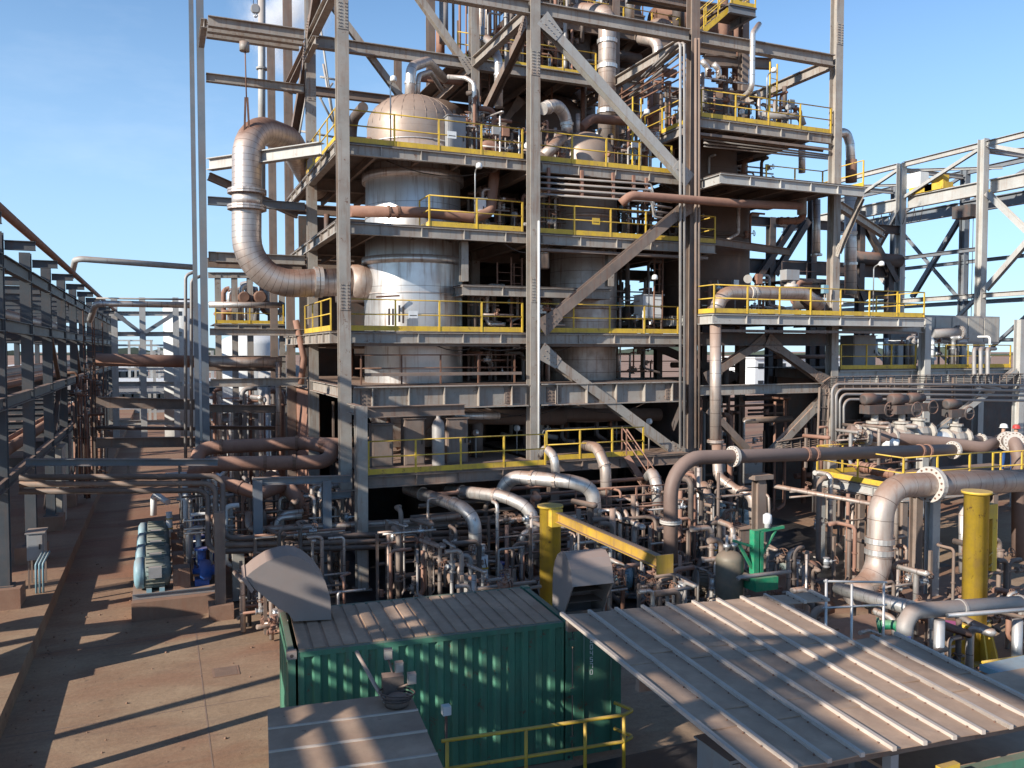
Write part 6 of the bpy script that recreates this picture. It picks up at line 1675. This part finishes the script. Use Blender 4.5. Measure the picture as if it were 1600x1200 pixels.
for (y0, z0), (y1, z1) in zip(hp[:9], hp[1:10]):
    nn = V((0, z1 - z0, -(y1 - y0))).normalized() * .02
    mb.prism([V((HX0 + .026, y0, z0)), V((HX0 + .026, y1, z1)), V((HX0 + .026, y1, z1)) - nn, V((HX0 + .026, y0, z0)) - nn], V((HX1 - HX0 - .052, 0, 0)))
mb.build('back_sheet', M['duct'], hd)
MB(CF).box(HX0 + .03, HX1 - .03, .46, .49, 2.2, 2.6).build('throat', M['pipe_dark'], hd)
for z in (2.75, 2.95, 3.15): MB(CF).box(HX0 + .03, HX1 - .03, .5, .9, z, z + .015).build('louvre_blade', M['pipe_dark'], hd)
MB(CF).box(HX0 - .03, HX1 + .03, .4, 1.1, 2.08, 2.2).build('curb', M['duct'], hd)

# canopy roof
cn = thing('roof_canopy', 'wide dusty ribbed sheet-metal canopy roof in the right foreground', 'canopy', (8.5, 9, 0))
TL, TR = P(878, 961, Z=3.2), P(1266, 925, Z=3.08)
BL = P(1185, 1210, Z=3.2)
BR = BL + (P(1577, 1137, Z=3.1) - BL) / .8
NS = 10
def cp(u, v):
    a = TL.lerp(TR, u); b = BL.lerp(BR, u); return a.lerp(b, v)
NSH = 10
for k in range(NSH):
    u0, u1 = k / NS * 1.0, (k + 1) / NS
    spans = [(0, 1)]
    if k in (8, 9): spans = [(0, .1), (.44, 1)]
    for v0, v1 in spans:
        v0 -= .0; e = .0015
        A, Bq, C, D = cp(u0 + e, v0), cp(u1 - e, v0), cp(u1 - e, v1), cp(u0 + e, v1)
        m2 = 8
        mb = MB()
        for j in range(m2):
            t0, t1 = j / m2, (j + 1) / m2
            w = lambda p: p + ZUP * (math.sin(p.x * 5.1 + p.y * 3.3) * .008)
            q4 = [w(A.lerp(D, t0)), w(Bq.lerp(C, t0)), w(Bq.lerp(C, t1)), w(A.lerp(D, t1))]
            mb.prism([q4[3], q4[2], q4[1], q4[0]], V((0, 0, -.012)))
        sh = mb.build('roof_sheet', M['roofdust'], cn)
        sc = MB()
        for j in range(int(14 * (v1 - v0)) + 2):
            for uu_ in (.12, .88):
                p_ = cp(u0 + (u1 - u0) * uu_, v0 + (v1 - v0) * (j + .5) / (int(14 * (v1 - v0)) + 2)); sc.cyl(p_ - ZUP * .01, p_ + ZUP * .016, .011, 5)
        sc.build('roof_screws', M['steel_rust'], sh)
        if v1 - v0 > .5:
            for vl in ((.36, .72) if k % 2 else (.42, .8)):
                if vl > v0 + .1:
                    a_, b_ = cp(u0 + .006, vl), cp(u1 - .006, vl); MB().bar(a_ + ZUP * .006, b_ + ZUP * .006, .14, .014).build('lap_joint', M['roofdust'], sh)
        for uu in ((u0,) if k < NSH - 1 else (u0, u1)):
            a, b = cp(uu, v0 - .004), cp(uu, v1 + .006)
            MB().bar(a + ZUP * .02, b + ZUP * .02, .055, .05).build('rib', M['rib'], cn)
        if k == 7:
            a, b = cp(u1, v0 - .004), cp(u1, v1 + .006) if k == 7 else cp(u1, v1)
            MB().bar(a + ZUP * .021, b + ZUP * .021, .055, .05).build('rib', M['rib'], cn)
for v_, h in ((.04, .16), (.5, .16), (.95, .16)):
    for ua, ub in (((0, .8),) if v_ < .3 else ((0, 1.0),)):
        a, b = cp(ua, v_), cp(ub, v_); MB().bar(a - ZUP * .12, b - ZUP * .12, .1, h).build('purlin', M['steel_brown'], cn)
for u_, v_ in ((.33, .5), (.03, .95), (.78, .04), (.78, .5), (.97, .6), (.45, .95), (.97, .95)):
    a = cp(u_, v_); MB().box(a.x - .06, a.x + .06, a.y - .06, a.y + .06, 0, a.z - .2).build('post', M['cabinet_grey'], cn)
cabinet('pale grey switchgear unit standing under the canopy edge', 6.75, 7.6, 8.7, 9.4, .05, 2.2, 'cabinet_grey', 'switchgear')
ck = thing('second_container', 'dark green container under the near edge of the canopy', 'container', (10.4, 7, 0))
mb = corrugated(MB(), V((8.1, 6.95, 0)), V((14, 6.65, 0)), .1, 2.4, V((0, -1, 0)), 20); mb.build('side_panel', M['green'], ck)
MB().bar(V((8.1, 6.97, 2.46)), V((14, 6.67, 2.46)), .12, .12).build('top_rail', M['green'], ck)
MB().prism([V((8.1, 6.95, 2.4)), V((14, 6.65, 2.4)), V((14, 8.9, 2.4)), V((8.1, 9.2, 2.4))], V((0, 0, .04))).build('roof', M['roofdust'], ck)
tag(MB().box(8.2, 8.5, 6.72, 6.8, .1, 2.75).build('yellow_post', M['yellow']), 'flat yellow post under the near edge of the canopy', 'post')
tag(MB().box(12.55, 16, 8.2, 9.6, 2.2, 2.3).build('teal_roof', M['palebl']), 'pale teal roof panel at the right edge beyond the canopy', 'roof panel')
yr = thing('yellow_barrier', 'short yellow handrail beyond the right end of the canopy', 'railing', (14, 11, 2))
for a, b in (((1428, 1008), (1460, 1018)), ((1535, 1035), (1640, 1020))):
    MB().tube([P(a[0], a[1], Y=11.2), P(b[0], b[1], Y=11.2)], .03, 6).build('rail', M['yellow'], yr)
for a in ((1429, 1008), (1594, 1026)): MB().bar(P(a[0], a[1], Y=11.2), V((P(a[0], a[1], Y=11.2).x, 11.2, .0)), .05, .05).build('post', M['yellow'], yr)

# kiosk roof at the bottom
KF = Matrix.Translation(V((1.36, 12.2, 0))) @ Matrix.Rotation(RAD(-6), 4, 'Z')
kk = thing('kiosk', 'low flat-roofed steel kiosk in front of the green container', 'kiosk', KF @ V((1, -1.5, 0)))
KW, KD = 2.02, 3.4
MB(KF).box(.04, KW - .04, -KD + .04, -.04, 0, 2.34).build('wall', M['offwhite'], kk)
for k in range(5):
    y1, y0 = -KD * k / 5 - .004, -KD * (k + 1) / 5 + .004
    MB(KF).box(-.02, KW + .02, y0, y1, 2.342, 2.40 + (.004 if k % 2 else 0)).build('roof_panel', M['roofdust'], kk)
    if k: MB(KF).box(-.02, KW + .02, y1 - .012, y1 + .02, 2.40, 2.425).build('seam', M['rib'], kk)
fl = thing('floodlight_cluster', 'dusty cluster of floodlights on a bracket at the kiosk roof edge', 'lamp', KF @ V((1.75, -.3, 2.4)))
MB(KF).tube([V((1.28, .3, 3.0)), V((1.5, -.1, 2.62)), V((1.62, -.42, 2.46))], .03, 8, .1).build('lever_pole', M['pipe_grey'], fl)
MB(KF).rev(V((1.78, -.42, 2.41)), (.0, .0, 1), [(.17, 0), (.18, .03), (.17, .1), (.12, .15), (.05, .17)], 14).build('drum_base', M['pipe_dark'], fl)
MB(KF).box(1.6, 1.9, -.3, -.1, 2.5, 2.78).build('ballast_box', M['pipe_dark'], fl)
for k, (dx, dy, dz) in enumerate(((1.72, .02, 3.02), (1.86, -.12, 2.86), (2.0, -.4, 2.78))):
    MB(KF).cyl(V((1.8, -.3, 2.6)), V((dx, dy, dz - .08)), .018, 6).build('stem', M['pipe_dark'], fl)
    lh = MB(KF).box(dx - .06, dx + .06, dy - .05, dy + .05, dz - .08, dz + .07).build('lamp_head', M['pipe_grey'], fl)
    MB(KF).box(dx - .05, dx + .05, dy - .058, dy - .051, dz - .06, dz + .05).build('lens', M['cabinet'], lh)
for k in range(3): MB(KF).torus(V((1.78, -.42, 2.5 + .05 * k)), (.05 * k, .1, 1), .2 + .03 * k, .013, 16, 5).build('cable_coil', M['black'], fl)

# small white box + yellow guardrail by the container
gr = thing('yard_guardrail', 'yellow tubular guardrail along the container front', 'railing', CF @ V((4.5, -1.1, 0)))
ya, yb = P(690, 1158, Z=1.25), P(975, 1117, Z=1.25)
for z in (1.25, .78): MB().tube([V((ya.x, ya.y, z)), V((yb.x, yb.y, z)), V((yb.x + .25, yb.y + .1, z)), V((yb.x + .1, yb.y + .5, z))], .032, 8, .08).build('rail', M['yellow'], gr)
for px_ in (698, 817, 911, 975):
    p = ya.lerp(yb, (px_ - 690) / 285); MB().cyl(V((p.x, p.y, 0)), V((p.x, p.y, 1.25)), .032, 8).build('post', M['yellow'], gr)
lb = thing('yard_lamp', 'small white lamp on a thin post before the container', 'lamp', P(690, 1150, Z=1))
p = CF @ V((2.55, -.45, 0)); MB().cyl(V((p.x, p.y, 0)), V((p.x, p.y, 1.4)), .025, 6).build('post', M['steel_dark'], lb); MB().box(p.x - .07, p.x + .07, p.y - .07, p.y + .07, 1.4, 1.55).build('lamp_box', M['offwhite'], lb)

# ------------------------------------------------------------------ background
for k, (px_, py_, Yd, r, h, m, lab) in enumerate((
    (290, 700, 75, 1.6, 12, 'offwhite', 'tall white silo far behind the left road'),
    (395, 600, 62, 2.2, 9, 'offwhite', 'pale conical tank behind the left bay'),
    (440, 640, 58, 1.5, 7, 'cabinet_grey', 'grey tank behind the second-row column'))):
    a = P(px_, py_, Y=Yd)
    vessel(lab, V((a.x, Yd, 0)), [(r, 0), (r, h - 1)] + dome(r, h - 1, .8), m, [(h * .4, r + .04, .1)], name='storage_tank', seg=28)
platform('yellow-railed deck of the unit behind the left bay', P(335, 510, Y=46).x, P(445, 510, Y=46).x, 46, 50, P(390, 506, Y=46).z, 'f', [[(P(337, 510, Y=46).x, 46.05), (P(443, 510, Y=46).x, 46.05)]], mat=M['steel'])
bf = thing('rear_unit_frame', 'grey steel frame of the unit behind the left bay', 'steel frame', (5, 46, 0))
for px_ in (340, 366, 390, 440): a = P(px_, 430, Y=46.5); column(bf, a.x, 46.5, .1, a.z, .3, 'steel')
for py_ in (430, 560, 600, 650): beam(bf, P(325, py_, Y=46.4), P(445, py_, Y=46.4), .3, .2, 'steel')
manifold('tangled grey machinery on the unit behind the left bay', P(345, 480, Y=47).x, P(430, 480, Y=47).x, 46.6, 49, P(390, 500, Y=46).z, P(390, 440, Y=46).z, 14, .14, ('pipe_grey', 'offwhite', 'pipe_rust', 'clad'), seed=200, valves=5)
manifold('tangled pipework low behind the left bay', P(330, 650, Y=44).x, P(460, 650, Y=44).x, 42, 46, .1, 6, 18, .13, ('pipe_grey', 'pipe_rust', 'pipe_dark', 'clad'), seed=201, valves=5)
for k, (px_, Yd, r, lab) in enumerate(((382, 45.8, .3, 'left dark red round end of a pipe behind the great bend'), (407, 45.8, .34, 'right dark red round end of a pipe behind the great bend'))):
    a = P(px_, 464, Y=Yd); tag(MB().rev(a, (0, 1, 0), [(r * .8, 0), (r, .05), (r, 1.2)], 18).build('pipe_end', M['redpaint'] if False else M['steel_rust']), lab, 'pipe')
fg = thing('far_gantry', 'pale K-braced gantry far along the left road', 'gantry', (0, 70, 0))
for px_ in (222, 274, 178): a = P(px_, 465, Y=72); column(fg, a.x, 72, .1, a.z, .45, 'pale')
for py_ in (490, 522, 600, 660): beam(fg, P(170, py_, Y=72), P(285, py_, Y=72), .35, .3, 'pale')
for a, b in (((180, 490), (220, 520)), ((270, 492), (226, 520))): beam(fg, P(a[0], a[1], Y=71.8), P(b[0], b[1], Y=71.8), .3, .3, 'steel_blue', 'i', uy, 'brace')
def far_building(label, px0, px1, pyt, Yd, m, floors=2, wins=6):
    a, b = P(px0, pyt, Y=Yd), P(px1, pyt, Y=Yd)
    t = thing('far_building', label, 'building', ((a.x + b.x) / 2, Yd, 0))
    MB().box(a.x, b.x, Yd, Yd + 10, 0, a.z).build('wall', M[m], t)
    MB().box(a.x - .4, b.x + .4, Yd - .4, Yd + 10.4, a.z, a.z + .3).build('roof', M['offwhite'], t)
    for f in range(floors):
        for w in range(wins):
            x = a.x + (b.x - a.x) * (w + .5) / wins; z = a.z * (f + .55) / floors
            MB().box(x - .6, x + .6, Yd - .06, Yd - .005, z - .5, z + .5).build('window', M['glass'], t)
far_building('long low grey building far along the left road', 150, 262, 600, 110, 'cabinet_grey', 1, 8)
far_building('white flat building far behind the rack', 165, 230, 575, 150, 'offwhite', 2, 6)
far_building('pale building beyond the second-row columns', 300, 480, 600, 95, 'offwhite', 2, 8)
far_building('grey shed beyond the left rack', 10, 120, 575, 120, 'pipe_grey', 2, 7)
far_building('far white plant building beyond the right gantry', 1180, 1330, 560, 120, 'offwhite', 2, 9)
rg = random.Random(3)
for k in range(16):
    px_ = rg.uniform(120, 300); Yd = rg.uniform(90, 220)
    a = P(px_, 560, Y=Yd); hh = rg.uniform(3, 9)
    t = thing('far_pipe_frame', 'small pale steel pipe frame among the far plant left of the tower', 'steel frame', (a.x, Yd, 0), 'far pipe frames')
    w = rg.uniform(3, 8)
    for s in (0, .5, 1): MB().box(a.x + w * s - .15, a.x + w * s + .15, Yd, Yd + .3, 0, hh).build('post', M['pale'], t)
    for z in (hh * .4, hh * .7, hh): MB().box(a.x - .2, a.x + w + .2, Yd + .3, Yd + .5, z - .2, z).build('beam', M['pale'], t)
# far low ridge
rd = MB(); N_ = 160
for i in range(N_ + 1):
    ang = RAD(-75 + 150 * i / N_) + 0
    R_ = 1500
    h = 8 + 6 * math.sin(i * .37) + 5 * math.sin(i * 1.1 + 1) + 3 * math.sin(i * 2.7)
    x, y = R_ * math.sin(ang + _y), R_ * math.cos(ang + _y)
    rd.v += [V((x, y, -1)), V((x, y, max(3, h))), V((x * 1.15, y * 1.15, -1))]
for i in range(N_):
    A = 3 * i; rd.quadface([A, A + 3, A + 4, A + 1], True); rd.quadface([A + 1, A + 4, A + 5, A + 2], True)
tag(rd.build('hills', M['hill']), None, None, kind='structure')

# steam drifting off behind the left columns
sm = bpy.data.materials.new('steam'); sm.use_nodes = True
nt = sm.node_tree; nt.nodes.clear()
ou = nt.nodes.new('ShaderNodeOutputMaterial'); pv = nt.nodes.new('ShaderNodeVolumePrincipled')
pv.inputs['Color'].default_value = (1, 1, 1, 1); pv.inputs['Anisotropy'].default_value = -.25
tco = nt.nodes.new('ShaderNodeTexCoord'); nno = nt.nodes.new('ShaderNodeTexNoise'); nno.inputs['Scale'].default_value = 2.2; nno.inputs['Detail'].default_value = 5
ln = nt.nodes.new('ShaderNodeVectorMath'); ln.operation = 'LENGTH'
mpp = nt.nodes.new('ShaderNodeMapRange'); mpp.inputs[1].default_value = 1.0; mpp.inputs[2].default_value = .1
sb = nt.nodes.new('ShaderNodeMath'); sb.operation = 'SUBTRACT'; sb.inputs[1].default_value = .45; sb.use_clamp = True
mu = nt.nodes.new('ShaderNodeMath'); mu.operation = 'MULTIPLY'
m2_ = nt.nodes.new('ShaderNodeMath'); m2_.operation = 'MULTIPLY'; m2_.inputs[1].default_value = 9.0
nt.links.new(tco.outputs['Object'], nno.inputs['Vector']); nt.links.new(tco.outputs['Object'], ln.inputs[0])
nt.links.new(ln.outputs['Value'], mpp.inputs[0]); nt.links.new(nno.outputs['Fac'], sb.inputs[0])
nt.links.new(sb.outputs[0], mu.inputs[0]); nt.links.new(mpp.outputs[0], mu.inputs[1]); nt.links.new(mu.outputs[0], m2_.inputs[0])
m3_ = nt.nodes.new('ShaderNodeMath'); m3_.operation = 'MULTIPLY'
nt.links.new(m2_.outputs[0], m3_.inputs[0]); nt.links.new(mpp.outputs[0], m3_.inputs[1]); nt.links.new(m3_.outputs[0], pv.inputs['Density']); nt.links.new(pv.outputs[0], ou.inputs['Volume'])
pc = P(445, 25, Y=75)
mb = MB(); mb.ball(V((0, 0, 0)), 1.0, 20, 12)
me = mb.mesh('steam_plume', sm)
so = bpy.data.objects.new('steam_plume', me); col.objects.link(so); so.location = pc; so.scale = (5.2, 4.0, 6.5)
tag(so, 'white steam drifting at the top left behind the columns', 'steam', kind='stuff')
